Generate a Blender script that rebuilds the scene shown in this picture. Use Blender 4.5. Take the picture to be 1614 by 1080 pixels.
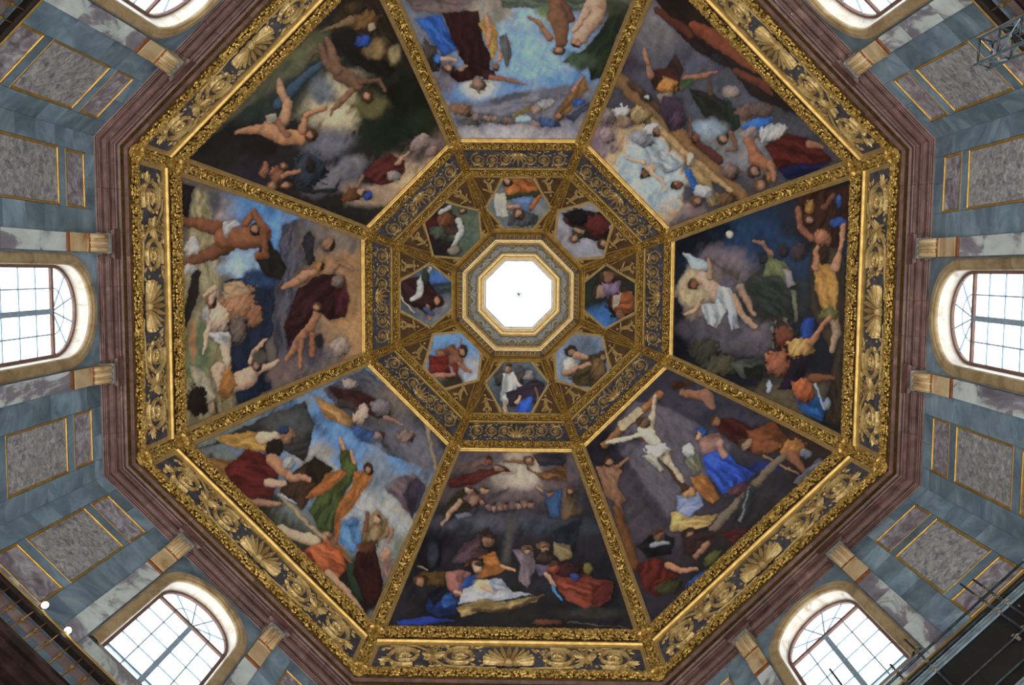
import bpy, math, random
import numpy as np
from mathutils import Vector, Matrix

for o in list(bpy.data.objects):
    bpy.data.objects.remove(o)
SC = bpy.context.scene
COL = SC.collection
PI = math.pi
T22 = math.tan(PI / 8)

# ------------------------------------------------------------------ camera
# world axes: X = right, Y = towards the bottom of the picture, Z = up; the lens is at z = 0, the pavement at -1.6
F_PX = 1430.0


def rot3(rx, ry, rz):
    c, s = math.cos, math.sin
    Rx = np.array([[1, 0, 0], [0, c(rx), -s(rx)], [0, s(rx), c(rx)]])
    Ry = np.array([[c(ry), 0, s(ry)], [0, 1, 0], [-s(ry), 0, c(ry)]])
    Rz = np.array([[c(rz), -s(rz), 0], [s(rz), c(rz), 0], [0, 0, 1]])
    return Rz @ Ry @ Rx


CR = rot3(.0784, .0201, .0081)
CP = np.array([.707, -1.3607, 0.0])
cam_data = bpy.data.cameras.new('camera')
cam_data.sensor_width = 36.0
cam_data.lens = 36.0 * F_PX / 1614.0
cam_data.clip_end = 400
cam = bpy.data.objects.new('camera', cam_data)
COL.objects.link(cam)
M = Matrix.Identity(4)
for i in range(3):
    M[i][0] = CR[0][i]
    M[i][1] = -CR[1][i]
    M[i][2] = -CR[2][i]
    M[i][3] = CP[i]
cam.matrix_world = M
SC.camera = cam


def pixel_of(P):                      # world points -> photograph pixels (used to plan the frescoes)
    q = (np.asarray(P) - CP) @ CR.T
    return 807 + F_PX * q[..., 0] / q[..., 2], 540 + F_PX * q[..., 1] / q[..., 2]


def point_at(x, y, z):                # the point at height z that shows at a pixel
    d = CR.T @ np.array([(x - 807) / F_PX, (y - 540) / F_PX, 1.0])
    return Vector(CP + d / d[2] * z)


# ------------------------------------------------------------------ sky, exposure
world = bpy.data.worlds.new('overcast_sky')
SC.world = world
world.use_nodes = True
bgn = world.node_tree.nodes['Background']
bgn.inputs[0].default_value = (0.93, 0.97, 1.0, 1)
bgn.inputs[1].default_value = 3.8
UPLIGHT = 980.0                        # watts of each added fill uplighter
SC.view_settings.view_transform = 'Standard'
SC.view_settings.look = 'None'
SC.view_settings.gamma = 1
SC.view_settings.use_curve_mapping = False
SC.view_settings.exposure = 0.15


def daylight_portal(name, mat, sx, sy):   # tells the renderer where the sky comes in; gives no light itself
    d = bpy.data.lights.new(name, 'AREA')
    d.shape = 'RECTANGLE'
    d.size = sx
    d.size_y = sy
    d.cycles.is_portal = True
    o = bpy.data.objects.new(name, d)
    COL.objects.link(o)
    o.matrix_world = mat


for k in range(8):
    mt = Matrix.Rotation(k * PI / 4, 4, 'Z') @ Matrix.Translation((14.62, 0, 26.9)) @ Matrix.Rotation(PI / 2, 4, 'Y')
    daylight_portal('window_daylight', mt, 6.3, 3.0)
daylight_portal('oculus_daylight', Matrix.Translation((0, 0, 54.3)), 4.2, 4.2)


# ------------------------------------------------------------------ materials
def srgb(c):
    out = []
    for v in c[:3]:
        v = v / 255.0
        out.append(v / 12.92 if v <= .04045 else ((v + .055) / 1.055) ** 2.4)
    return tuple(out) + (1.0,)


def new_mat(name):
    m = bpy.data.materials.new(name)
    m.use_nodes = True
    nt = m.node_tree
    b = nt.nodes['Principled BSDF']
    return m, nt, b


def stone(name, cols, scale=1.0, detail=6, rough=.45, rand=.0, stretch=(1, 1, 1), distort=1.0, bump=0.0, stops=None, spec=.4):
    """veined stone: world-space noise through a ramp of colours, tone shifted a little from block to block"""
    m, nt, b = new_mat(name)
    N = nt.nodes
    L = nt.links
    geo = N.new('ShaderNodeNewGeometry')
    oi = N.new('ShaderNodeObjectInfo')
    mp = N.new('ShaderNodeMapping')
    mp.inputs['Scale'].default_value = stretch
    L.new(geo.outputs['Position'], mp.inputs['Vector'])
    addv = N.new('ShaderNodeVectorMath')
    addv.operation = 'ADD'
    mul = N.new('ShaderNodeMath')
    mul.operation = 'MULTIPLY'
    mul.inputs[1].default_value = 37.0
    L.new(oi.outputs['Random'], mul.inputs[0])
    L.new(mp.outputs[0], addv.inputs[0])
    L.new(mul.outputs[0], addv.inputs[1])
    nz = N.new('ShaderNodeTexNoise')
    nz.inputs['Scale'].default_value = scale
    nz.inputs['Detail'].default_value = detail
    nz.inputs['Roughness'].default_value = .62
    nz.inputs['Distortion'].default_value = distort
    L.new(addv.outputs[0], nz.inputs['Vector'])
    cr = N.new('ShaderNodeValToRGB')
    n = len(cols)
    if stops is None:
        stops = [.3 + .4 * i / (n - 1) for i in range(n)]
    while len(cr.color_ramp.elements) < n:
        cr.color_ramp.elements.new(.5)
    for e, c, p in zip(cr.color_ramp.elements, cols, stops):
        e.position = p
        e.color = srgb(c)
    L.new(nz.outputs['Fac'], cr.inputs['Fac'])
    hsv = N.new('ShaderNodeHueSaturation')
    mr = N.new('ShaderNodeMapRange')
    mr.inputs['To Min'].default_value = 1 - rand
    mr.inputs['To Max'].default_value = 1 + rand
    L.new(oi.outputs['Random'], mr.inputs['Value'])
    L.new(mr.outputs[0], hsv.inputs['Value'])
    L.new(cr.outputs['Color'], hsv.inputs['Color'])
    L.new(hsv.outputs[0], b.inputs['Base Color'])
    b.inputs['Roughness'].default_value = rough
    b.inputs['Specular IOR Level'].default_value = spec
    if bump:
        bp = N.new('ShaderNodeBump')
        bp.inputs['Strength'].default_value = bump
        bp.inputs['Distance'].default_value = .03
        L.new(nz.outputs['Fac'], bp.inputs['Height'])
        L.new(bp.outputs[0], b.inputs['Normal'])
    return m


def metal(name, c1, c2, rough=.35, metallic=1.0, scale=6.0, bump=.0, bscale=30):
    m, nt, b = new_mat(name)
    N = nt.nodes
    L = nt.links
    geo = N.new('ShaderNodeNewGeometry')
    nz = N.new('ShaderNodeTexNoise')
    nz.inputs['Scale'].default_value = scale
    nz.inputs['Detail'].default_value = 5
    L.new(geo.outputs['Position'], nz.inputs['Vector'])
    cr = N.new('ShaderNodeValToRGB')
    cr.color_ramp.elements[0].position = .35
    cr.color_ramp.elements[1].position = .65
    cr.color_ramp.elements[0].color = srgb(c1)
    cr.color_ramp.elements[1].color = srgb(c2)
    L.new(nz.outputs['Fac'], cr.inputs['Fac'])
    L.new(cr.outputs[0], b.inputs['Base Color'])
    b.inputs['Metallic'].default_value = metallic
    b.inputs['Roughness'].default_value = rough
    if bump:
        n2 = N.new('ShaderNodeTexNoise')
        n2.inputs['Scale'].default_value = bscale
        L.new(geo.outputs['Position'], n2.inputs['Vector'])
        bp = N.new('ShaderNodeBump')
        bp.inputs['Strength'].default_value = bump
        bp.inputs['Distance'].default_value = .03
        L.new(n2.outputs['Fac'], bp.inputs['Height'])
        L.new(bp.outputs[0], b.inputs['Normal'])
    return m


MT = {}
MT['gold'] = metal('gilding', (172, 136, 64), (208, 172, 94), .36, .6, 5, .35, 22)
MT['gold_relief'] = metal('matt_gilding', (186, 156, 96), (220, 190, 130), .45, .4, 5, .25, 22)
MT['gold_plain'] = metal('smooth_gilding', (172, 138, 72), (204, 168, 96), .36, .62, 3, .08, 14)
MT['gold_pale'] = metal('pale_gilding', (206, 176, 112), (228, 200, 142), .45, .6, 4, .1, 16)
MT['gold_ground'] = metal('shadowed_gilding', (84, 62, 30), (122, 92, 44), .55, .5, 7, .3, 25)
MT['brown_ground'] = metal('brown_ground', (78, 54, 28), (104, 74, 40), .6, .15, 4)
MT['slate'] = stone('slate_ground', [(50, 50, 58), (74, 74, 84), (104, 102, 112)], 3.0, 6, .55, .1)
MT['blue'] = stone('blue_grey_marble', [(84, 106, 122), (112, 136, 152), (134, 158, 174), (176, 194, 204)], .6, 7, .38, .24,
                   distort=1.6, stops=[.3, .48, .62, .8])
MT['purple'] = stone('purple_slab_marble', [(118, 98, 98), (146, 124, 122), (164, 144, 140)], 1.2, 6, .4, .15)
MT['porphyry'] = stone('purple_cornice_marble', [(66, 44, 41), (94, 65, 60), (114, 83, 76), (158, 128, 120)], 1.3, 8, .38, .16,
                       stretch=(1, 1, 1.5), distort=1.2, stops=[.28, .45, .6, .8])
MT['breccia'] = stone('white_and_violet_breccia', [(108, 104, 116), (142, 140, 150), (200, 210, 210), (228, 238, 236)], .8, 9, .42, .04,
                      stretch=(1, 1, .55), distort=.7, stops=[.34, .47, .52, .68])
MT['panel'] = stone('mottled_grey_stone', [(96, 99, 106), (142, 144, 150), (172, 171, 170), (212, 211, 208)], 4.6, 9, .5, .06,
                    distort=1.2, stops=[.32, .46, .58, .76])
MT['ring_ground'] = stone('taupe_ground', [(70, 64, 54), (96, 88, 74)], 4, 5, .6, 0)
MT['ring_gold'] = metal('dull_gilding', (150, 130, 86), (176, 154, 106), .7, .0)
MT['panel2'] = stone('violet_grey_stone', [(100, 94, 104), (138, 130, 140), (176, 174, 182), (222, 222, 226)], 2.2, 9, .45, .06,
                     distort=1.5, stops=[.3, .46, .6, .78])
MT['ochre'] = stone('ochre_alabaster', [(116, 92, 62), (156, 132, 94), (178, 156, 118), (146, 106, 60)], .9, 5, .4, .06, distort=1.4,
                    stops=[.28, .45, .6, .78])
MT['corbel'] = stone('pale_ochre_stone', [(146, 104, 62), (190, 160, 114), (204, 182, 142), (214, 196, 160)], .9, 4, .45, .08,
                     stops=[.3, .42, .58, .75])
MT['rust'] = stone('rust_brown_stone', [(104, 58, 34), (146, 90, 56)], 4, 4, .55, .05)
MT['cream'] = stone('white_marble', [(176, 164, 146), (214, 202, 184), (226, 218, 206)], 1.3, 7, .4, .03, distort=2, stops=[.3, .42, .6])
MT['grey'] = stone('grey_stone', [(120, 122, 124), (150, 150, 150)], 2, 4, .5, .05)
MT['wood'] = stone('brown_window_wood', [(92, 62, 52), (120, 86, 72)], 5, 4, .5, .05)
MT['wood_dark'] = stone('dark_wood', [(26, 19, 17), (40, 30, 27)], 4, 4, .55, .05)
MT['ledge'] = stone('dark_red_stone', [(22, 14, 13), (34, 23, 21), (50, 36, 34)], 1.8, 6, .75, .05, spec=.08)
MT['iron'] = metal('blue_grey_iron', (140, 164, 186), (160, 184, 204), .5, .1)
MT['steel'] = metal('dark_steel_tube', (52, 62, 70), (84, 96, 106), .42, .7)
MT['alloy'] = metal('blue_grey_aluminium', (128, 150, 164), (160, 182, 194), .4, .6)
MT['black'] = metal('black_sheeting', (5, 5, 5), (9, 8, 8), .9, .0)
MT['brass'] = metal('worn_brass', (150, 116, 62), (186, 148, 84), .42, .8)
MT['zinc'] = metal('worn_zinc', (104, 98, 86), (140, 132, 116), .5, .6)
MT['lampcase'] = metal('black_lamp_case', (26, 26, 28), (40, 40, 42), .5, .3)
MT['plaster'] = stone('plain_plaster', [(150, 146, 138), (170, 166, 158)], 1, 4, .8, 0)
MT['floor'] = stone('inlaid_marble_floor', [(150, 132, 120), (176, 164, 152), (196, 188, 178)], .6, 6, .35, 0)

m, nt, b = new_mat('window_glass')
for n in list(nt.nodes):
    nt.nodes.remove(n)
outn = nt.nodes.new('ShaderNodeOutputMaterial')
tr = nt.nodes.new('ShaderNodeBsdfTransparent')
tr.inputs[0].default_value = (.96, .98, 1, 1)
gl = nt.nodes.new('ShaderNodeBsdfGlossy')
gl.inputs['Roughness'].default_value = .1
mx = nt.nodes.new('ShaderNodeMixShader')
mx.inputs[0].default_value = .05
nt.links.new(tr.outputs[0], mx.inputs[1])
nt.links.new(gl.outputs[0], mx.inputs[2])
nt.links.new(mx.outputs[0], outn.inputs[0])
MT['glass'] = m

m, nt, b = new_mat('lamp_lens')
b.inputs['Base Color'].default_value = (1, .9, .75, 1)
b.inputs['Emission Color'].default_value = (1, .86, .66, 1)
b.inputs['Emission Strength'].default_value = 14
MT['lens'] = m

m, nt, b = new_mat('fresco_paint')
att = nt.nodes.new('ShaderNodeAttribute')
att.attribute_name = 'paint'
geo = nt.nodes.new('ShaderNodeNewGeometry')
nz = nt.nodes.new('ShaderNodeTexNoise')
nz.inputs['Scale'].default_value = 9
nz.inputs['Detail'].default_value = 6
nt.links.new(geo.outputs['Position'], nz.inputs['Vector'])
mr = nt.nodes.new('ShaderNodeMapRange')
mr.inputs['From Min'].default_value = .3
mr.inputs['From Max'].default_value = .7
mr.inputs['To Min'].default_value = .93
mr.inputs['To Max'].default_value = 1.07
nt.links.new(nz.outputs['Fac'], mr.inputs['Value'])
mixc = nt.nodes.new('ShaderNodeVectorMath')
mixc.operation = 'MULTIPLY'
nt.links.new(att.outputs['Color'], mixc.inputs[0])
nt.links.new(mr.outputs[0], mixc.inputs[1])
nt.links.new(mixc.outputs[0], b.inputs['Base Color'])
b.inputs['Roughness'].default_value = .55
b.inputs['Specular IOR Level'].default_value = .25
MT['fresco'] = m


# ------------------------------------------------------------------ mesh helpers
class MB:
    def __init__(self):
        self.v = []
        self.f = []

    def add(self, vs, fs):
        o = len(self.v)
        self.v += [tuple(p) for p in vs]
        self.f += [tuple(i + o for i in f) for f in fs]

    def box(self, x0, x1, y0, y1, z0, z1):
        self.add([(x0, y0, z0), (x1, y0, z0), (x1, y1, z0), (x0, y1, z0), (x0, y0, z1), (x1, y0, z1), (x1, y1, z1), (x0, y1, z1)],
                 [(0, 3, 2, 1), (4, 5, 6, 7), (0, 1, 5, 4), (1, 2, 6, 5), (2, 3, 7, 6), (3, 0, 4, 7)])

    def bar(self, p, q, w, h, up=(0, 0, 1)):         # rectangular bar from p to q; w across, h along up
        p, q, up = Vector(p), Vector(q), Vector(up)
        d = (q - p).normalized()
        s = d.cross(up).normalized() * w / 2
        u = s.cross(d).normalized() * h / 2
        c = [(-1, -1), (1, -1), (1, 1), (-1, 1)]
        vs = [e + s * a + u * b_ for e in (p, q) for a, b_ in c]
        self.add(vs, [(3, 2, 1, 0), (4, 5, 6, 7), (0, 1, 5, 4), (1, 2, 6, 5), (2, 3, 7, 6), (3, 0, 4, 7)])

    def tube(self, pts, rad, n=6, cap=True, up=(0.13, 0.29, 1)):
        pts = [Vector(p) for p in pts]
        if not hasattr(rad, '__len__'):
            rad = [rad] * len(pts)
        up = Vector(up)
        vs = []
        for i, p in enumerate(pts):
            d = (pts[min(i + 1, len(pts) - 1)] - pts[max(i - 1, 0)]).normalized()
            a = d.cross(up)
            if a.length < 1e-4:
                a = d.cross(Vector((1, 0, 0)))
            a.normalize()
            b_ = d.cross(a)
            for j in range(n):
                t = 2 * PI * j / n
                vs.append(p + (a * math.cos(t) + b_ * math.sin(t)) * rad[i])
        fs = []
        for i in range(len(pts) - 1):
            for j in range(n):
                k = (j + 1) % n
                fs.append((i * n + j, i * n + k, (i + 1) * n + k, (i + 1) * n + j))
        if cap:
            fs.append(tuple(range(n))[::-1])
            fs.append(tuple(range((len(pts) - 1) * n, len(pts) * n)))
        self.add(vs, fs)

    def ball(self, c, r, n=6, rings=4, sc=(1, 1, 1)):
        c = Vector(c)
        vs = [c + Vector((0, 0, r * sc[2]))]
        for i in range(1, rings):
            t = PI * i / rings
            for j in range(n):
                p = 2 * PI * j / n
                vs.append(c + Vector((r * math.sin(t) * math.cos(p) * sc[0], r * math.sin(t) * math.sin(p) * sc[1], r * math.cos(t) * sc[2])))
        vs.append(c - Vector((0, 0, r * sc[2])))
        fs = [(0, 1 + j, 1 + (j + 1) % n) for j in range(n)]
        for i in range(rings - 2):
            for j in range(n):
                a, b_ = 1 + i * n + j, 1 + i * n + (j + 1) % n
                fs.append((a, a + n, b_ + n, b_))
        e = len(vs) - 1
        o = 1 + (rings - 2) * n
        fs += [(e, o + (j + 1) % n, o + j) for j in range(n)]
        self.add(vs, fs)

    def lathe(self, c, prof, n=8):                    # prof: (r, z) list around +Z at c
        c = Vector(c)
        vs = []
        for r, z in prof:
            for j in range(n):
                p = 2 * PI * j / n
                vs.append(c + Vector((r * math.cos(p), r * math.sin(p), z)))
        fs = []
        for i in range(len(prof) - 1):
            for j in range(n):
                k = (j + 1) % n
                fs.append((i * n + j, i * n + k, (i + 1) * n + k, (i + 1) * n + j))
        fs.append(tuple(range(n))[::-1])
        fs.append(tuple(range((len(prof) - 1) * n, len(prof) * n)))
        self.add(vs, fs)

    def prism(self, poly, d0, d1):                    # polygon in local x,y, thickness along local z
        n = len(poly)
        vs = [(x, y, d0) for x, y in poly] + [(x, y, d1) for x, y in poly]
        fs = [tuple(range(n))[::-1], tuple(range(n, 2 * n))]
        for i in range(n):
            j = (i + 1) % n
            fs.append((i, j, n + j, n + i))
        self.add(vs, fs)

    def leaf(self, p, ang, ln, wd, h=.06, z=.0, curl=.0):   # a ridged, pointed leaf lying in local x,y
        c, s = math.cos(ang), math.sin(ang)

        def q(u, w, d):
            return (p[0] + u * c - w * s, p[1] + u * s + w * c, z + d)
        vs = [q(0, 0, h * .4), q(ln * .32, -wd * .5, 0), q(ln * .32, wd * .5, 0), q(ln * .42, 0, h), q(ln * .72, -wd * .34, h * .1),
              q(ln * .72, wd * .34, h * .1), q(ln, 0, h * (.35 + curl))]
        self.add(vs, [(0, 1, 3), (0, 3, 2), (1, 4, 3), (3, 5, 2), (4, 6, 3), (3, 6, 5)])

    def petal(self, p, ang, ln, wd, h=.06, z=.0):     # a rounded, ribbed petal, widest near its end
        c, s = math.cos(ang), math.sin(ang)

        def q(u, w, d):
            return (p[0] + u * c - w * s, p[1] + u * s + w * c, z + d)
        L_ = [(0, .08), (.4, .3), (.7, .5), (.88, .42), (.97, .2)]
        vs = [q(ln * u, -wd * w, 0) for u, w in L_] + [q(ln * u, wd * w, 0) for u, w in L_] + [q(ln * u, 0, h * (.4 + u * .8)) for u, w in L_] + [q(ln, 0, h * .6)]
        fs = []
        for i in range(4):
            fs += [(i, i + 1, 11 + i, 10 + i), (10 + i, 11 + i, 6 + i, 5 + i)]
        fs += [(4, 15, 14), (14, 15, 9)]
        self.add(vs, fs)

    def mesh(self, name, mat, smooth=False):
        me = bpy.data.meshes.new(name)
        me.from_pydata(self.v, [], self.f)
        me.materials.append(MT[mat] if isinstance(mat, str) else mat)
        if smooth:
            me.polygons.foreach_set('use_smooth', [True] * len(me.polygons))
        me.update()
        return me


def link(name, data, parent=None, mat=None, kind=None):
    o = bpy.data.objects.new(name, data)
    COL.objects.link(o)
    if parent is not None:
        o.parent = parent
    if mat is not None:
        o.matrix_local = mat
    if kind:
        o['kind'] = kind
    return o


def tag(o, label, cat, group=None):
    o['label'] = label
    o['category'] = cat
    if group:
        o['group'] = group
    return o


def empty(name, mat, label, cat, group=None):
    o = bpy.data.objects.new(name, None)
    COL.objects.link(o)
    o.matrix_world = mat
    o.empty_display_size = .2
    return tag(o, label, cat, group)


def RZ(k):
    return Matrix.Rotation(k * PI / 4, 4, 'Z')


SIDE = ['right', 'lower_right', 'bottom', 'lower_left', 'left', 'upper_left', 'top', 'upper_right']
SIDEW = ['right', 'lower right', 'bottom', 'lower left', 'left', 'upper left', 'top', 'upper right']


# ------------------------------------------------------------------ the dome's curve
Z0, A0, HD = 31.5, 13.3, 20.0


def dome_a(z):
    return A0 * math.sqrt(max(0.0, 1 - ((z - Z0) / HD) ** 2))


def plane(zlo, zhi, off=0.0):
    """the flat strip of face 0 between two heights: frame (x along -Y, y up the vault, z into the room)"""
    p0, p1 = Vector((dome_a(zlo), 0, zlo)), Vector((dome_a(zhi), 0, zhi))
    e2 = (p1 - p0).normalized()
    e1 = Vector((0, -1, 0))
    e3 = e1.cross(e2)
    o = (p0 + p1) / 2 + e3 * off
    mat = Matrix.Identity(4)
    for i in range(3):
        mat[i][0], mat[i][1], mat[i][2], mat[i][3] = e1[i], e2[i], e3[i], o[i]
    return mat, (p1 - p0).length / 2, p0.x * T22, p1.x * T22


# ================================================================== THE SETTING
def structure(o):
    o['kind'] = 'structure'
    return o


FLOOR = -1.6


def octagon(a, z):
    r = a / math.cos(PI / 8)
    return [(r * math.cos(PI / 8 + i * PI / 4), r * math.sin(PI / 8 + i * PI / 4), z) for i in range(8)]


mb = MB()
mb.add(octagon(14.8, FLOOR - .3) + octagon(14.8, FLOOR), [tuple(range(8))[::-1], tuple(range(8, 16))] +
       [(i, (i + 1) % 8, 8 + (i + 1) % 8, 8 + i) for i in range(8)])
structure(link('floor', mb.mesh('floor', 'floor')))

# the vault itself, a shell behind the gilding and the paintings
mb = MB()
zs = [31.3] + [31.5 + 20 * math.sin(math.radians(t)) for t in range(3, 75, 4)] + [50.9]
vs, fs = [], []
for off in (.07, .5):
    for z in zs:
        vs += octagon(dome_a(max(z, 31.5)) + off, z + (off - .07) * .7)
n = len(zs)
for sidx in range(2):
    for i in range(n - 1):
        for j in range(8):
            a, b_ = sidx * n * 8 + i * 8 + j, sidx * n * 8 + i * 8 + (j + 1) % 8
            fs.append((a, a + 8, b_ + 8, b_))
for j in range(8):
    k = (j + 1) % 8
    fs.append((j, k, n * 8 + k, n * 8 + j))
    fs.append(((n - 1) * 8 + j, (n - 1) * 8 + k, (2 * n - 1) * 8 + k, (2 * n - 1) * 8 + j))
mb.add(vs, fs)
structure(link('ceiling', mb.mesh('ceiling', 'gold_ground')))

# ------------------------------------------------------------------ walls
UNIT = {}


def unit(mat):
    if mat not in UNIT:
        mb_ = MB()
        mb_.box(-.5, .5, -.5, .5, -.5, .5)
        UNIT[mat] = mb_.mesh('slab_' + mat, mat)
    return UNIT[mat]


def block(parent, name, mat, a0, a1, s0, s1, z0, z1, base):
    m_ = Matrix.Translation(((a0 + a1) / 2 - base[0], (s0 + s1) / 2 - base[1], (z0 + z1) / 2 - base[2])) @ \
        Matrix.Diagonal((a1 - a0, s1 - s0, z1 - z0, 1))
    return link(name, unit(mat), parent, m_)


def loc(mb_, base):                    # shift a canonical mesh to its parent's frame
    mb_.v = [(x - base[0], y - base[1], z - base[2]) for x, y, z in mb_.v]
    return mb_


WB = (14.0, 0.0, FLOOR)
ZC = 28.45                              # springing of the window arch
ARC = [(math.cos(t), math.sin(t)) for t in [PI * i / 28 for i in range(29)]]


def frame_path(r, zb):                  # jamb, arch, jamb as (s, z)
    return [(r, zb)] + [(r * c, ZC + r * s) for c, s in ARC] + [(-r, zb)]


def sweep(mb_, prof, zb, closed=True):  # prof: list of (radius, a)
    rows = [[(a, s, z) for s, z in frame_path(r, zb)] for r, a in prof]
    n_ = len(rows[0])
    vs_ = [p for row in rows for p in row]
    fs_ = []
    m_ = len(prof)
    for i in range(m_ if closed else m_ - 1):
        for j in range(n_ - 1):
            k_ = (i + 1) % m_
            fs_.append((i * n_ + j, i * n_ + j + 1, k_ * n_ + j + 1, k_ * n_ + j))
    mb_.add(vs_, fs_)


# meshes shared by all eight walls
mb = MB()
for s0, s1, z0, z1 in ((-6.1, -1.53, FLOOR, 32.2), (1.53, 6.1, FLOOR, 32.2), (-1.53, 1.53, FLOOR, 23.7), (-1.53, 1.53, 29.98, 32.2)):
    mb.box(14.06, 14.6, s0, s1, z0, z1)
for sg in (1, -1):
    poly = [(sg * 1.53, ZC), (sg * 1.53, 29.98), (0, 29.98)] + [(sg * 1.5 * c, ZC + 1.5 * s) for c, s in ARC[14::-1]]
    nn = len(poly)
    mb.add([(14.06, s, z) for s, z in poly] + [(14.6, s, z) for s, z in poly],
           [tuple(range(nn)), tuple(range(nn, 2 * nn))] + [(i, (i + 1) % nn, nn + (i + 1) % nn, nn + i) for i in range(nn)])
WALL_ME = loc(mb, WB).mesh('wall_core', 'plaster')

SPAN_ME = []
for sg in (1, -1):
    mb = MB()
    poly = [(sg * 1.62, 23.6), (sg * 1.9, 23.6), (sg * 1.9, 30.85), (sg * .01, 30.85)] + [(sg * 1.62 * c, ZC + 1.62 * s) for c, s in ARC[14::-1]]
    nn = len(poly)
    mb.add([(14.0, s, z) for s, z in poly] + [(14.06, s, z) for s, z in poly],
           [tuple(range(nn)), tuple(range(nn, 2 * nn))] + [(i, (i + 1) % nn, nn + (i + 1) % nn, nn + i) for i in range(nn)])
    SPAN_ME.append(loc(mb, WB).mesh('spandrel', 'blue'))

# a corbel: plain block below, a bulging fluted scroll above
CORB = [(14.02, 28.6), (13.86, 28.6), (13.83, 29.1), (13.82, 29.55), (13.78, 29.66), (13.7, 29.74), (13.63, 29.9), (13.575, 30.12), (13.56, 30.34),
        (13.57, 30.5), (14.02, 30.5)]


def corbel_mesh(s0):
    mb_ = MB()
    n_ = len(CORB)
    mb_.add([(a, s0 - .3, z) for a, z in CORB] + [(a, s0 + .3, z) for a, z in CORB],
            [tuple(range(n_)), tuple(range(n_, 2 * n_))] + [(i, (i + 1) % n_, n_ + (i + 1) % n_, n_ + i) for i in range(n_)])
    return loc(mb_, WB).mesh('corbel', 'corbel')


CORB_ME = {}
FLUTE_ME = {}
for sc in (2.21, -2.21):
    CORB_ME[sc] = corbel_mesh(sc)
    FLUTE_ME[sc] = []
    for d in (-.21, 0, .21):
        mb = MB()
        mb.tube([(a - .0, sc + d, z) for a, z in CORB[4:10]], [.05, .08, .085, .085, .08, .06], 6)
        FLUTE_ME[sc].append(loc(mb, WB).mesh('flute', 'corbel', True))


BAND_ME = {}
for sc in (2.21, -2.21):
    mb = MB()
    mb.tube([(13.785, sc - .3, 29.63), (13.775, sc, 29.66), (13.785, sc + .3, 29.63)], .035, 6)
    BAND_ME[sc] = loc(mb, WB).mesh('brown_band', 'rust')


def frame_mesh(w, h):                   # a gilt frame of four mitred bars, front towards -X
    mb_ = MB()
    o, i = 0.0, .1
    ring = [(-w / 2, -h / 2), (w / 2, -h / 2), (w / 2, h / 2), (-w / 2, h / 2)]

    def rect(d, x):
        return [(x, sx * (w / 2 - d), sz * (h / 2 - d)) for sx, sz in ((-1, -1), (1, -1), (1, 1), (-1, 1))]
    rows = [rect(.004, .058), rect(.004, .006), rect(.012, -.004), rect(.06, -.004), rect(.07, .014), rect(.092, .03), rect(.092, .058)]
    vs_ = [p for r in rows for p in r]
    fs_ = []
    for a in range(len(rows) - 1):
        for b__ in range(4):
            c = (b__ + 1) % 4
            fs_.append((a * 4 + b__, a * 4 + c, a * 4 + 4 + c, a * 4 + 4 + b__))
    mb_.add(vs_, fs_)
    return mb_.mesh('gilt_frame', 'gold_plain')


def stone_mesh(w, h, mat):
    mb_ = MB()
    mb_.box(.036, .058, -w / 2 + .05, w / 2 - .05, -h / 2 + .05, h / 2 - .05)
    return mb_.mesh('stone_panel', mat)


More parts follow.
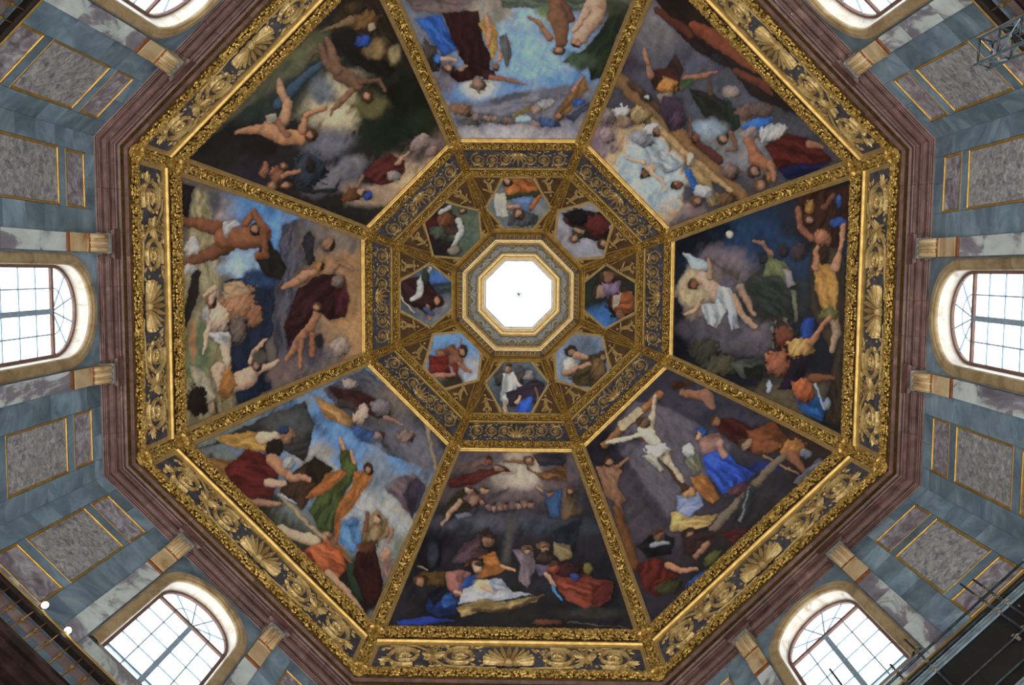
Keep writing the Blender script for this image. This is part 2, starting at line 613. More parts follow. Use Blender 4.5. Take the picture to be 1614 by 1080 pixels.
PANELS = [(3.32, 5.16, 28.68, 29.92, 'panel2'), (3.32, 5.16, 24.87, 28.28, 'panel'), (3.32, 5.16, 23.25, 24.47, 'panel2')]
PAN_ME = [(stone_mesh(s1 - s0, z1 - z0, mt_), frame_mesh(s1 - s0, z1 - z0)) for s0, s1, z0, z1, mt_ in PANELS]
rng = random.Random(5)
WALLS = []
for k in range(8):
    w = structure(link('wall_' + SIDE[k], WALL_ME, None, RZ(k) @ Matrix.Translation(WB)))
    WALLS.append(w)
    g = .005
    for sg in (1, -1):
        def sl(mat, s0, s1, z0, z1, a0=14.0, nm='marble_slab'):
            lo, hi = sorted((sg * s0, sg * s1))
            block(w, nm, mat, a0, 14.07, lo + g, hi - g, z0 + g, z1 - g, WB)
        # inner and outer stiles of blue-grey slabs
        for z0, z1 in ((22.9, 24.0), (24.0, 25.15), (25.15, 26.3), (26.3, 27.35), (27.35, 28.5), (28.5, 29.6), (29.6, 30.85)):
            sl('blue', 2.5, 3.32, z0, z1)
        for z0, z1 in ((22.9, 23.6), (23.6, 24.7), (24.7, 25.9), (25.9, 27.0), (27.0, 28.1), (28.1, 29.2), (29.2, 30.0), (30.0, 30.85)):
            sl('blue', 5.16, 5.8, z0, z1)
        for s0, s1 in ((3.32, 4.3), (4.3, 5.16)):
            sl('blue', s0, s1, 29.92, 30.85)
        sl('blue', 3.32, 5.16, 28.28, 28.68)
        sl('blue', 3.32, 5.16, 24.47, 24.87)
        sl('breccia', 3.32, 5.16, 22.9, 23.25)
        # banded slabs behind the gallery railing
        z = 20.3
        row = 0
        while z < 22.85:
            cuts = [0, .75, 1.5, 2.5, 3.4, 4.2, 5.0, 5.8] if row % 2 else [0, 1.1, 2.0, 2.9, 3.8, 4.6, 5.8]
            for c0, c1 in zip(cuts[:-1], cuts[1:]):
                sl('purple' if row % 2 == 0 else 'blue', c0, c1, z, z + .433)
            z += .433
            row += 1
        # violet breccia pilaster in three lengths, its corbel and the moulding at its head
        for z0, z1 in ((22.9, 24.9), (24.9, 26.9), (26.9, 28.44)):
            sl('breccia', 1.9, 2.5, z0, z1, 13.93, 'pilaster_slab')
        sl('rust', 1.9, 2.52, 28.45, 28.6, 13.88, 'pilaster_cap')
        cb = link('corbel', CORB_ME[sg * 2.21], w)
        for fm in FLUTE_ME[sg * 2.21]:
            link('flute', fm, cb)
        link('brown_band', BAND_ME[sg * 2.21], cb)
        block(w, 'corbel_abacus', 'grey', 13.5, 14.05, min(sg * 1.87, sg * 2.55), max(sg * 1.87, sg * 2.55), 30.51, 30.64, WB)
        link('spandrel_slab', SPAN_ME[0 if sg == 1 else 1], w)
        for (s0, s1, z0, z1, mt_), (pm, fm) in zip(PANELS, PAN_ME):
            p_ = link('stone_panel', pm, w, Matrix.Translation((0, sg * (s0 + s1) / 2, (z0 + z1) / 2 - FLOOR)))
            link('gilt_frame', fm, p_)
    block(w, 'window_apron', 'breccia', 13.96, 14.07, -1.9, 0, 22.9, 23.6, WB)
    block(w, 'window_apron', 'breccia', 13.96, 14.07, 0, 1.9, 22.9, 23.6, WB)

# ------------------------------------------------------------------ windows
AG = 14.47
WNB = (AG, 0.0, 23.75)
mb = MB()
sweep(mb, [(1.84, 14.02), (1.84, 13.92), (1.78, 13.87), (1.6, 13.87), (1.56, 13.9), (1.5, 13.92), (1.47, 13.96), (1.47, 14.02)], 23.62)
SURR = loc(mb, WNB).mesh('surround', 'ochre')
mb = MB()
sweep(mb, [(1.475, 13.99), (1.475, 14.58), (1.5, 14.58), (1.5, 13.99)], 23.7)
REVE = loc(mb, WNB).mesh('reveal', 'cream')
mb = MB()
sweep(mb, [(1.475, AG - .05), (1.475, AG + .04), (1.37, AG + .04), (1.37, AG - .05)], 23.75)
FRAM = loc(mb, WNB).mesh('frame', 'wood')
mb = MB()
mb.box(AG - .05, AG + .04, -1.4, 1.4, ZC - .06, ZC + .06)
TRAN = loc(mb, WNB).mesh('transom', 'wood')
mb = MB()
mb.box(AG - .06, AG + .03, -.085, .085, 23.78, ZC - .06)
MULL = loc(mb, WNB).mesh('mullion', 'iron')
mb = MB()
mb.box(13.97, 14.6, -1.55, 1.55, 23.6, 23.76)
SILL = loc(mb, WNB).mesh('sill', 'grey')
ROWZ = [ZC - .93 * i for i in range(6)]
mb = MB()
mb.box(-.025, .025, -.022, .022, 23.78 - 23.75, ZC - .06 - 23.75)
VBAR = mb.mesh('glazing_bar', 'iron')
mb = MB()
mb.box(-.02, .02, -1.38, 1.38, -.022, .022)
HBAR = mb.mesh('glazing_bar', 'iron')
mb = MB()
mb.box(-.03, .03, -1.38, 1.38, -.05, .05)
HBAR2 = mb.mesh('glazing_bar', 'iron')
mb = MB()
mb.box(-.025, .025, -.022, .022, .05, 1.4)
RBAR = mb.mesh('glazing_bar', 'iron')
mb = MB()
mb.tube([(0, .75 * math.cos(PI * i / 20), .75 * math.sin(PI * i / 20)) for i in range(21)], .022, 5)
ABAR = mb.mesh('glazing_bar', 'iron')
mb = MB()
mb.box(-.006, .006, -.33, .33, -.44, .44)
PANE = mb.mesh('pane', 'glass')
mb = MB()
pp = [(.04 * math.cos(t), .04 * math.sin(t)) for t in (-.2, .2)] + [(1.39 * math.cos(t), 1.39 * math.sin(t)) for t in [PI / 10 - PI / 5 * i / 6 for i in range(7)]]
nn = len(pp)
mb.add([(-.006, x, y) for x, y in pp] + [(.006, x, y) for x, y in pp], [tuple(range(nn)), tuple(range(nn, 2 * nn))] +
       [(i, (i + 1) % nn, nn + (i + 1) % nn, nn + i) for i in range(nn)])
FANP = mb.mesh('pane', 'glass')
for k in range(8):
    w = structure(link('window_%d' % (k + 1), FRAM, None, RZ(k) @ Matrix.Translation(WNB)))
    for nm, me in (('surround', SURR), ('reveal', REVE), ('transom', TRAN), ('mullion', MULL), ('sill', SILL)):
        link(nm, me, w)
    for s in (-.73, .73):
        link('glazing_bar', VBAR, w, Matrix.Translation((0, s, 0)))
    for i in (1, 2, 3, 4):
        link('glazing_bar', HBAR2 if i == 4 else HBAR, w, Matrix.Translation((0, 0, ROWZ[i] - 23.75)))
    for i in range(1, 5):
        link('glazing_bar', RBAR, w, Matrix.Translation((0, 0, ZC - 23.75)) @ Matrix.Rotation(PI / 2 - PI * i / 5, 4, 'X'))
    link('glazing_bar', ABAR, w, Matrix.Translation((0, 0, ZC - 23.75)))
    for i in range(5):
        for s in (-1.07, -.4, .4, 1.07):
            link('pane', PANE, w, Matrix.Translation((0, s, (ROWZ[i] + ROWZ[i + 1]) / 2 - 23.75)))
    for i in range(5):
        link('pane', FANP, w, Matrix.Translation((0, 0, ZC - 23.75)) @ Matrix.Rotation(PI / 10 + PI * i / 5, 4, 'X'))

# ------------------------------------------------------------------ the purple marble cornice, block by block
CORN = [(14.04, 30.56), (13.95, 30.59), (13.95, 30.66), (13.91, 30.67), (13.91, 30.73), (13.885, 30.74), (13.84, 30.86), (13.74, 30.93), (13.735, 30.96),
        (13.7, 30.965), (13.69, 31.13), (13.6, 31.14), (13.6, 31.2), (13.56, 31.22), (13.545, 31.34), (13.5, 31.36), (13.4, 31.4), (13.31, 31.47), (13.27, 31.5),
        (13.26, 31.6), (13.3, 31.7), (14.04, 31.72)]
CB = (13.7, 0.0, 30.56)


def run(prof, s0, s1, base, m0=False, m1=False):     # extrude a profile along a side; mitred ends follow the octagon's corner
    mb_ = MB()
    n_ = len(prof)
    A = [(a, -a * T22 if m0 else s0, z) for a, z in prof]
    B = [(a, a * T22 if m1 else s1, z) for a, z in prof]
    mb_.add(A + B, [tuple(range(n_)), tuple(range(n_, 2 * n_))] + [(i, (i + 1) % n_, n_ + (i + 1) % n_, n_ + i) for i in range(n_)])
    return loc(mb_, base)


cuts = [-6, -4.35, -2.62, -1.8, -.45, .75, 1.8, 2.62, 4.1, 6]
CME = [run(CORN, c0 + .004, c1 - .004, CB, i == 0, i == len(cuts) - 2).mesh('cornice_block', 'porphyry') for i, (c0, c1) in enumerate(zip(cuts[:-1], cuts[1:]))]
RES = [(14.0, 30.58), (13.82, 30.62), (13.82, 30.7), (13.78, 30.74), (13.77, 30.82), (13.68, 30.88), (13.67, 30.94), (13.56, 30.97), (13.545, 31.12), (13.5, 31.3), (14.0, 31.34)]
RME = {}
for sc in (2.21, -2.21):
    mb = MB()
    nn = len(RES)
    mb.add([(a, sc - .42 - (13.8 - a) * .35, z) for a, z in RES] + [(a, sc + .42 + (13.8 - a) * .35, z) for a, z in RES],
           [tuple(range(nn)), tuple(range(nn, 2 * nn))] + [(i, (i + 1) % nn, nn + (i + 1) % nn, nn + i) for i in range(nn)])
    RME[sc] = loc(mb, CB).mesh('projecting_block', 'porphyry')
for k in range(8):
    t = structure(link('trim_%d' % (k + 1), CME[4], None, RZ(k) @ Matrix.Translation(CB)))
    for i, me in enumerate(CME):
        if i != 4:
            link('cornice_block', me, t)
    for sc in (2.21, -2.21):
        link('projecting_block', RME[sc], t)

# ------------------------------------------------------------------ gallery ledge and its railing
LEDG = [(14.06, 20.43), (13.08, 20.43), (13.0, 20.37), (12.98, 20.23), (13.08, 20.17), (13.1, 20.05), (13.22, 19.97), (13.3, 19.79), (13.36, 19.73), (13.4, 19.43), (14.06, 19.33)]
LB = (13.0, 0, 19.33)
LME = run(LEDG, 0, 0, LB, True, True).mesh('gallery_ledge', 'ledge')
for k in range(8):
    structure(link('trim_%d' % (k + 9), LME, None, RZ(k) @ Matrix.Translation(LB)))

RB = (13.16, 0, 20.43)
RA = 13.16
mb = MB()
hw = RA * T22
mb.add([(RA + x * .06, -(RA + x * .06) * T22, 21.77 + y * .055) for x, y in [(math.cos(t), math.sin(t)) for t in [2 * PI * i / 8 for i in range(8)]]] +
       [(RA + x * .06, (RA + x * .06) * T22, 21.77 + y * .055) for x, y in [(math.cos(t), math.sin(t)) for t in [2 * PI * i / 8 for i in range(8)]]],
       [tuple(range(8)), tuple(range(8, 16))] + [(i, (i + 1) % 8, 8 + (i + 1) % 8, 8 + i) for i in range(8)])
HRAIL = loc(mb, RB).mesh('handrail', 'gold_plain', True)
HSUB = run([(RA - .04, 21.63), (RA + .2, 21.63), (RA + .2, 21.71), (RA - .04, 21.71)], 0, 0, RB, True, True).mesh('rail_board', 'wood_dark')
HBOT = run([(RA - .05, 20.43), (RA + .05, 20.43), (RA + .05, 20.49), (RA - .05, 20.49)], 0, 0, RB, True, True).mesh('bottom_rail', 'brass')
mb = MB()
mb.lathe((0, 0, 0), [(.03, .06), (.04, .1), (.028, .16), (.034, .5), (.018, .56), (.055, .62), (.064, .66), (.052, .7), (.018, .76), (.014, 1.27)], 8)
BALU = mb.mesh('baluster', 'brass', True)
for k in range(8):
    r = empty('gallery_railing', RZ(k) @ Matrix.Translation(RB),
              'brass balustrade with gold handrail along the gallery below the %s window' % SIDEW[k], 'railing', 'gallery railings')
    link('handrail', HRAIL, r)
    link('rail_board', HSUB, r)
    link('bottom_rail', HBOT, r)
    for i in range(26):
        link('baluster', BALU, r, Matrix.Translation((0, -5.2 + i * .416, 0)))


# ================================================================== GILDED STUCCO
def garland(length, width, size, seed, fruit=.25):
    """overlapping leaves and fruit in a flat strip: x along, y across, z out"""
    r = random.Random(seed)
    mb_ = MB()
    rows = max(2, int(width / size * 1.9))
    u = size * .2
    while u < length - size * .2:
        for j in range(rows):
            y = (j + .5) / rows * width - width / 2 + r.uniform(-.3, .3) * width / rows
            z = .035 + .08 * (1 - (2 * y / width) ** 2) * (size / .2)
            x = u + r.uniform(-.25, .25) * size
            if r.random() < fruit:
                mb_.ball((x, y, z + size * .1), size * r.uniform(.22, .3), 6, 4)
            else:
                a = r.choice((.6, -.6, 2.5, -2.5, 0.2, 1.5, -1.5)) + r.uniform(-.6, .6)
                mb_.leaf((x - math.cos(a) * size * .4, y - math.sin(a) * size * .4), a, size * r.uniform(.85, 1.2), size * r.uniform(.5, .75),
                         size * .34, z, r.uniform(-.2, .6))
        u += size * .52
    return mb_


def bed(length, width, h):
    mb_ = MB()
    n_ = 7
    ys = [(-.5 + i / (n_ - 1)) * width for i in range(n_)]
    zs_ = [h * (1 - (2 * y / width) ** 2) for y in ys]
    k_ = max(2, int(length / .6))
    vs_ = [(length * i / k_, y, z) for i in range(k_ + 1) for y, z in zip(ys, zs_)]
    mb_.add(vs_, [(i * n_ + j, i * n_ + j + 1, (i + 1) * n_ + j + 1, (i + 1) * n_ + j) for i in range(k_) for j in range(n_ - 1)])
    return mb_


def warp(mb_, fn):
    mb_.v = [tuple(fn(*p)) for p in mb_.v]
    return mb_


def strip_profile(length, prof, nseg):                # (lat, dep) profile swept along x
    mb_ = MB()
    n_ = len(prof)
    vs_ = [(length * i / nseg, y, z) for i in range(nseg + 1) for y, z in prof]
    mb_.add(vs_, [(i * n_ + j, i * n_ + j + 1, (i + 1) * n_ + j + 1, (i + 1) * n_ + j) for i in range(nseg) for j in range(n_ - 1)])
    return mb_


# ------------------------------------------------------------------ ribs
C8, S8 = math.cos(PI / 8), math.sin(PI / 8)
RHO = Vector((C8, S8, 0))
TAU = Vector((-S8, C8, 0))


class RibPath:
    def __init__(self, z0, z1, n=200):
        self.zs = np.linspace(z0, z1, n)
        self.R = np.array([dome_a(z) / C8 for z in self.zs])
        ds = np.hypot(np.diff(self.zs), np.diff(self.R))
        self.u = np.concatenate([[0], np.cumsum(ds)])
        self.L = float(self.u[-1])

    def __call__(self, u, lat, dep):
        z = float(np.interp(u, self.u, self.zs))
        R = dome_a(z) / C8
        e = .05
        dR = (dome_a(z + e) - dome_a(z - e)) / C8
        l = math.hypot(2 * e, dR)
        nr, nz_ = -2 * e / l, dR / l
        p = RHO * (R + dep * nr - abs(lat) * T22) + TAU * lat
        return (p.x, p.y, z + dep * nz_)


def rosette(mb_, c, r, petals=8, h=.12, z=0.0, bud=.3):
    for i in range(petals):
        a = 2 * PI * i / petals
        mb_.leaf((c[0] + math.cos(a) * r * .12, c[1] + math.sin(a) * r * .12), a, r * .9, r * .62, h, z, .2)
    for i in range(petals):
        a = 2 * PI * (i + .5) / petals
        mb_.leaf((c[0], c[1]), a, r * .6, r * .4, h, z + h * .55, .3)
    mb_.ball((c[0], c[1], z + h * 1.2), r * bud, 8, 5)


SECT = [(31.62, 47.42, .80, .36, .2), (47.42, 48.95, .52, .24, .13), (48.95, 50.74, .44, .2, .11)]
BASE_R = Vector((dome_a(31.62) / C8 * C8, dome_a(31.62) / C8 * S8, 31.62))
rib_parts = []
for idx, (z0, z1, w, gw, sz) in enumerate(SECT):
    P = RibPath(z0, z1)
    ns = max(4, int(P.L / .5))
    for sg in (1, -1):
        g2, w2 = gw / 2, w / 2
        d = w2 - g2
        prof = [(g2, 0), (g2, .11), (g2 + .12 * d, .15), (g2 + .3 * d, .12), (g2 + .42 * d, .12), (g2 + .5 * d, .17), (g2 + .66 * d, .17),
                (g2 + .74 * d, .11), (g2 + .88 * d, .11), (w2, .06), (w2, -.12)]
        prof = [(sg * y, z) for y, z in prof]
        rib_parts.append(('moulding', loc(warp(strip_profile(P.L, prof, ns), P), BASE_R).mesh('rib_moulding', 'gold_pale' if idx == 0 else 'gold_plain'), None))
    rib_parts.append(('garland_bed', loc(warp(bed(P.L, gw * 1.1, .16), P), BASE_R).mesh('rib_bed', 'gold_ground'), None))
    rib_parts.append(('garland', loc(warp(garland(P.L, gw, sz, 11 + idx), lambda u, y, z, P=P: P(u, y, z + .07)), BASE_R).mesh('rib_garland', 'gold'), 'stuff'))
for zc, r in ((34.95, .5), (47.55, .36), (48.9, .27), (31.95, .42)):
    P = RibPath(zc - 1.0, zc + 1.0)
    mb = MB()
    rosette(mb, (0, 0), r, 9, r * .32)
    mb.lathe((0, 0, -.1), [(r * 1.0, 0), (r * 1.0, .08), (r * .85, .13), (r * .7, .1)], 14)
    mid = P.L / 2

    def fn(x, y, z, P=P, mid=mid):
        q = Vector(P(mid + y, 0, z + .2))
        return q + TAU * x
    rib_parts.append(('boss', loc(warp(mb, fn), BASE_R).mesh('rib_boss', 'gold'), None))

# ------------------------------------------------------------------ scrolls, leaves, palmettes in flat local coordinates
def scroll(R, d, a0, turns=1.55, h=.11, leaves=True, inner=.3):
    mb_ = MB()
    N_ = 44
    vs_ = []
    for i in range(N_ + 1):
        t = i / N_
        r = R * (1 - (1 - inner) * t ** .85)
        a = a0 + d * 2 * PI * turns * t
        w = R * .10 * (1 - .45 * t)
        for rr, z in ((r - w, 0), (r - w * .55, h), (r + w * .2, h * 1.25), (r + w, 0)):
            vs_.append((rr * math.cos(a), rr * math.sin(a), z))
    mb_.add(vs_, [(i * 4 + j, i * 4 + j + 1, i * 4 + 5 + j, i * 4 + 4 + j) for i in range(N_) for j in range(3)])
    if leaves:
        for i in range(2, int(N_ * .66), 2):
            t = i / N_
            r = R * (1 - (1 - inner) * t ** .85)
            a = a0 + d * 2 * PI * turns * t
            ln = R * (.30 if i % 4 else .22) * (1 - .3 * t)
            mb_.leaf((r * math.cos(a), r * math.sin(a)), a + d * .9, ln, ln * .52, h * .9, .02, .4)
            if i % 4 == 0 and t > .2:
                mb_.leaf((r * .96 * math.cos(a), r * .96 * math.sin(a)), a + PI - d * .8, ln * .7, ln * .35, h * .7, .02, .3)
    return mb_


def fan(n_, a0, a1, ln, wd, h, z=.02, p=(0, 0), taper=.35):
    mb_ = MB()
    for i in range(n_):
        t = i / (n_ - 1)
        a = a0 + (a1 - a0) * t
        l = ln * (1 - taper * abs(2 * t - 1))
        mb_.leaf(p, a, l, wd, h, z + .03 * (i % 2), .5)
    return mb_


def frieze_template(zlo, zhi, zf0, zf1, kind):
    """list of (name, mesh, local matrix, kind, children) for a frieze; zf0..zf1 is its dark field"""
    mat, L, w0, w1 = plane(zlo, zhi, .0)
    def yy(z):
        return ((z - zlo) / (zhi - zlo) * 2 - 1) * L
    def hw(y, rib):
        return w0 + (w1 - w0) * (y + L) / (2 * L) - rib
    parts = []

    def trap(y0, y1, rib, d0, d1, mt_, nm):
        mb_ = MB()
        a, b__ = hw(y0, rib), hw(y1, rib)
        mb_.prism([(-a, y0), (a, y0), (b__, y1), (-b__, y1)], d0, d1)
        parts.append((nm, mb_.mesh(nm, mt_), None, None, []))

    def moulding(y0, y1, rib, mt_, nm, prof):          # prof in fractions of the band, heights in metres
        mb_ = MB()
        pr = [(y0 + (y1 - y0) * f_, z) for f_, z in prof]
        vs_ = [(-hw(y, rib), y, z) for y, z in pr] + [(hw(y, rib), y, z) for y, z in pr]
        n_ = len(pr)
        mb_.add(vs_, [(i, i + 1, n_ + i + 1, n_ + i) for i in range(n_ - 1)])
        parts.append((nm, mb_.mesh(nm, mt_), None, None, []))

    def band(y0, y1, rib, size, seed, nm):
        ym, wd = (y0 + y1) / 2, (y1 - y0)
        half = hw(ym, rib)
        gb = warp(bed(2 * half, wd, .09 if kind == 'low' else .06), lambda x, y, z: (x - half, y + ym, z + .03))
        parts.append(('garland_bed', gb.mesh('band_bed', 'gold_ground'), None, None, []))
        gg = warp(garland(2 * half, wd * .95, size, seed), lambda x, y, z: (x - half, y + ym, z + .06))
        parts.append(('garland', gg.mesh('band_garland', 'gold'), None, 'stuff', []))
    return mat, L, yy, hw, parts, trap, moulding, band


# lower frieze, between the marble cornice and the big frescoes
LOWM, L, yy, hw, LOWP, trap, moulding, band = frieze_template(31.55, 35.42, 32.1, 34.0, 'low')
trap(yy(32.05), yy(34.05), .36, .0, .03, 'slate', 'field')
band(yy(31.52), yy(32.12), .1, .2, 31, 'bottom_garland')
moulding(yy(33.95), yy(34.5), .3, 'gold_plain', 'fillet', [(0, .02), (0, .1), (.12, .15), (.2, .12), (.26, .12), (.34, .2), (.5, .2), (.56, .14), (.8, .12), (1, .06)])
moulding(yy(32.08), yy(32.2), .36, 'gold_plain', 'lower_fillet', [(0, .02), (0, .08), (.6, .08), (1, .03)])
band(yy(34.48), yy(35.44), .3, .22, 32, 'top_garland')
yc = yy(33.08)


def low_put(nm, mb_, x, y, mt_='gold_relief', kind=None, kids=()):
    LOWP.append((nm, mb_.mesh('low_' + nm, mt_), Matrix.Translation((x, y, .03)), kind, list(kids)))


mb = MB()
rosette(mb, (0, 0), .27, 7, .1, .02)
ROS = mb.mesh('rosette', 'gold_relief')
for sg in (1, -1):
    a0 = PI / 2 + sg * .3
    low_put('scroll', scroll(.72, sg, -PI / 2 - sg * .5, 1.75), sg * 3.92, yc + .02, kids=[('rosette', ROS)])
    low_put('scroll', scroll(.7, -sg, PI / 2 + sg * .4, 1.75), sg * 1.82, yc + .02, kids=[('rosette', ROS)])
    mb = MB()
    mb.tube([(sg * x, y, .05) for x, y in ((.45, -.78), (.85, -.86), (1.35, -.78), (1.8, -.8), (2.35, -.72), (2.75, -.35), (2.98, .1), (3.2, .5), (3.55, .76), (3.95, .8))],
            [.04, .05, .055, .06, .06, .06, .055, .05, .045, .04], 6)
    low_put('stem', mb, 0, yc)
    mb = fan(8, PI / 2 - 1.3, PI / 2 + 1.3, .72, .14, .1)
    f2 = fan(6, -PI / 2 - 1.0, -PI / 2 + 1.0, .6, .13, .09)
    mb.add(f2.v, f2.f)
    low_put('acanthus', mb, sg * 2.86, yc - .05)
    mb = fan(6, (0 if sg > 0 else PI) - .9, (0 if sg > 0 else PI) + .9, .42, .12, .08)
    low_put('leaf_spray', mb, sg * 4.5, yc - .35)
    mb = MB()
    r = random.Random(70 + sg)
    for i in range(130):
        x = r.uniform(1.0, 4.85)
        y = r.choice((r.uniform(-.9, -.55), r.uniform(.5, .9), r.uniform(-.9, .9)))
        if min(math.hypot(x - 3.92, y), math.hypot(x - 1.82, y)) < .6:
            continue
        mb.leaf((sg * x, y), r.uniform(0, 6.3), r.uniform(.18, .32), r.uniform(.08, .13), .06, .0, .4)
    low_put('tendrils', mb, 0, yc, kind='stuff')
mb = MB()
for i in range(13):
    t = i / 12
    mb.petal((0, -.55), .1 + (PI - .2) * t, 1.38 * (1 - .3 * abs(2 * t - 1)), .2, .13, .03 + .03 * (i % 2))
for sg in (1, -1):
    f2 = fan(7, PI / 2 - sg * 1.1 - 1.0, PI / 2 - sg * 1.1 + 1.0, .7, .15, .1, p=(sg * .28, -.25))
    mb.add(f2.v, f2.f)
    f2 = fan(4, -PI / 2 + sg * .1, -PI / 2 + sg * 1.5, .5, .22, .1, p=(sg * .15, -.4))
    mb.add(f2.v, f2.f)
mb.ball((0, -.5, .1), .17, 8, 5)
low_put('palmette', mb, 0, yc)

# upper frieze, between the big frescoes and the ring of small ones
UPM, L, yy, hw, UPP, trap, moulding, band = frieze_template(47.3, 49.0, 47.8, 48.62, 'up')
UPHW = hw
trap(yy(47.76), yy(48.66), .24, .0, .03, 'slate', 'field')
moulding(yy(47.28), yy(47.46), .22, 'gold_plain', 'fillet', [(0, -.06), (0, .08), (.3, .12), (.5, .08), (.7, .12), (1, .06)])
band(yy(47.44), yy(47.76), .2, .14, 41, 'garland')
moulding(yy(48.58), yy(48.72), .22, 'gold_plain', 'fillet', [(0, .02), (.1, .1), (.5, .13), (.6, .08), (1, .06)])
band(yy(48.7), yy(48.93), .18, .12, 42, 'garland')
moulding(yy(48.92), yy(49.02), .18, 'gold_plain', 'fillet', [(0, .04), (.2, .1), (.7, .12), (1, -.02)])
yc = yy(48.21)


def up_put(nm, mb_, x, y, kind=None, kids=()):
    UPP.append((nm, mb_.mesh('up_' + nm, 'gold_relief'), Matrix.Translation((x, y, .03)), kind, list(kids)))


mb = MB()
rosette(mb, (0, 0), .15, 6, .08, .02)
ROS2 = mb.mesh('rosette', 'gold_relief')
for sg in (1, -1):
    up_put('scroll', scroll(.42, sg, -PI / 2, h=.09), sg * 2.1, yc, kids=[('rosette', ROS2)])
    up_put('scroll', scroll(.36, -sg, PI / 2, h=.09), sg * 1.32, yc, kids=[('rosette', ROS2)])
    up_put('scroll', scroll(.36, sg, -PI / 2, h=.09), sg * .62, yc, kids=[('rosette', ROS2)])
    mb = MB()
    r = random.Random(90 + sg)
    for i in range(46):
        x, y = r.uniform(.1, 2.5), r.choice((-1, 1)) * r.uniform(.25, .52)
        mb.leaf((sg * x, y), r.uniform(0, 6.3), r.uniform(.12, .2), r.uniform(.06, .1), .05, .0, .4)
    up_put('tendrils', mb, 0, yc, kind='stuff')
mb = fan(7, .3, PI - .3, .8, .17, .1, p=(0, -.38))
mb.ball((0, -.36, .08), .1, 7, 4)
up_put('palmette', mb, 0, yc)

# ring of hexagons: gilt bars on a brown ground, four reliefs in the corners
STM, SL, sw0, sw1 = plane(49.0, 50.74)
STP = []


def shw(y):
    return sw0 + (sw1 - sw0) * (y + SL) / (2 * SL) - .2


YM = -SL + .57 * 2 * SL
HEX = [(-.8, -SL + .04), (.8, -SL + .04), (shw(YM) - .02, YM), (.78, SL - .06), (-.78, SL - .06), (-(shw(YM) - .02), YM)]
mb = MB()
mb.prism([(-shw(-SL) - .15, -SL), (shw(-SL) + .15, -SL), (shw(SL) + .15, SL), (-shw(SL) - .15, SL)], -.02, .0)
STP.append(('ground', mb.mesh('star_ground', 'brown_ground'), None, None, []))
for i in range(6):
    p, q = HEX[i], HEX[(i + 1) % 6]
    mb = MB()
    d = Vector((q[0] - p[0], q[1] - p[1], 0)).normalized() * .04
    for wdt, hh, off in ((.15, .06, .02), (.075, .1, .04)):
        mb.bar((p[0] - d.x, p[1] - d.y, off), (q[0] + d.x, q[1] + d.y, off), wdt, hh)
    STP.append(('hexagon_bar', mb.mesh('hexagon_bar', 'gold_pale'), None, None, []))
for sg in (1, -1):                     # fillets lining the triangles
    tri = [(sg * .92, -SL + .06), (sg * (shw(-SL) - .03), -SL + .06), (sg * (shw(YM) - .1), YM - .18)]
    mb = MB()
    for i in range(3):
        a, b_ = tri[i], tri[(i + 1) % 3]
        mb.bar((a[0], a[1], .02), (b_[0], b_[1], .02), .05, .06)
    STP.append(('triangle_fillet', mb.mesh('triangle_fillet', 'gold_plain'), None, None, []))
    tri = [(sg * .9, SL - .08), (sg * (shw(SL) - .02), SL - .08), (sg * (shw(YM) - .12), YM + .22)]
    mb = MB()
    for i in range(3):
        a, b_ = tri[i], tri[(i + 1) % 3]
        mb.bar((a[0], a[1], .02), (b_[0], b_[1], .02), .045, .06)
    STP.append(('triangle_fillet', mb.mesh('triangle_fillet', 'gold_plain'), None, None, []))


def relief(seed, s):                   # a small gilded figure group in low relief
    r = random.Random(seed)
    mb_ = MB()
    lean = r.uniform(-.35, .35)
    mb_.tube([(0, -.5 * s, .03), (lean * .3 * s, -.1 * s, .06), (lean * .6 * s, .3 * s, .07)], [.2 * s, .17 * s, .11 * s], 7)
    mb_.ball((lean * .7 * s, .5 * s, .07), .11 * s, 7, 5)
    for sg_ in (1, -1):
        e = r.uniform(-.3, .6)
        mb_.tube([(lean * .55 * s, .25 * s, .06), (sg_ * .28 * s, (.1 + e * .3) * s, .07), (sg_ * .45 * s, (.1 + e * .8) * s, .06)], [.07 * s, .06 * s, .04 * s], 6)
        mb_.tube([(sg_ * .05 * s, -.42 * s, .05), (sg_ * .22 * s, -.55 * s, .07), (sg_ * .3 * s, -.75 * s, .05)], [.11 * s, .08 * s, .05 * s], 6)
    for i in range(6):
        a = r.uniform(0, 6.28)
        mb_.leaf((r.uniform(-.3, .3) * s, -.7 * s), a, .3 * s, .16 * s, .06, .0, .3)
    return mb_.mesh('relief', 'gold_relief')


RELS = [relief(200 + i, .74) for i in range(6)]
mb = fan(5, .2, PI - .2, .3, .12, .06)
SREL = mb.mesh('leaf_relief', 'gold_relief')

# ------------------------------------------------------------------ placing the gilding on all eight sides
NAMES = ['moonlit night', 'outstretched figure', 'glowing manger', 'orange mantle', 'wine red robe', 'dark tree', 'open blue sky', 'white halo']


def put_parts(parent, parts):
    for nm, me, mt_, kind, kids in parts:
        o = link(nm, me, parent, mt_, kind)
        for kn, km in kids:
            link(kn, km, o)


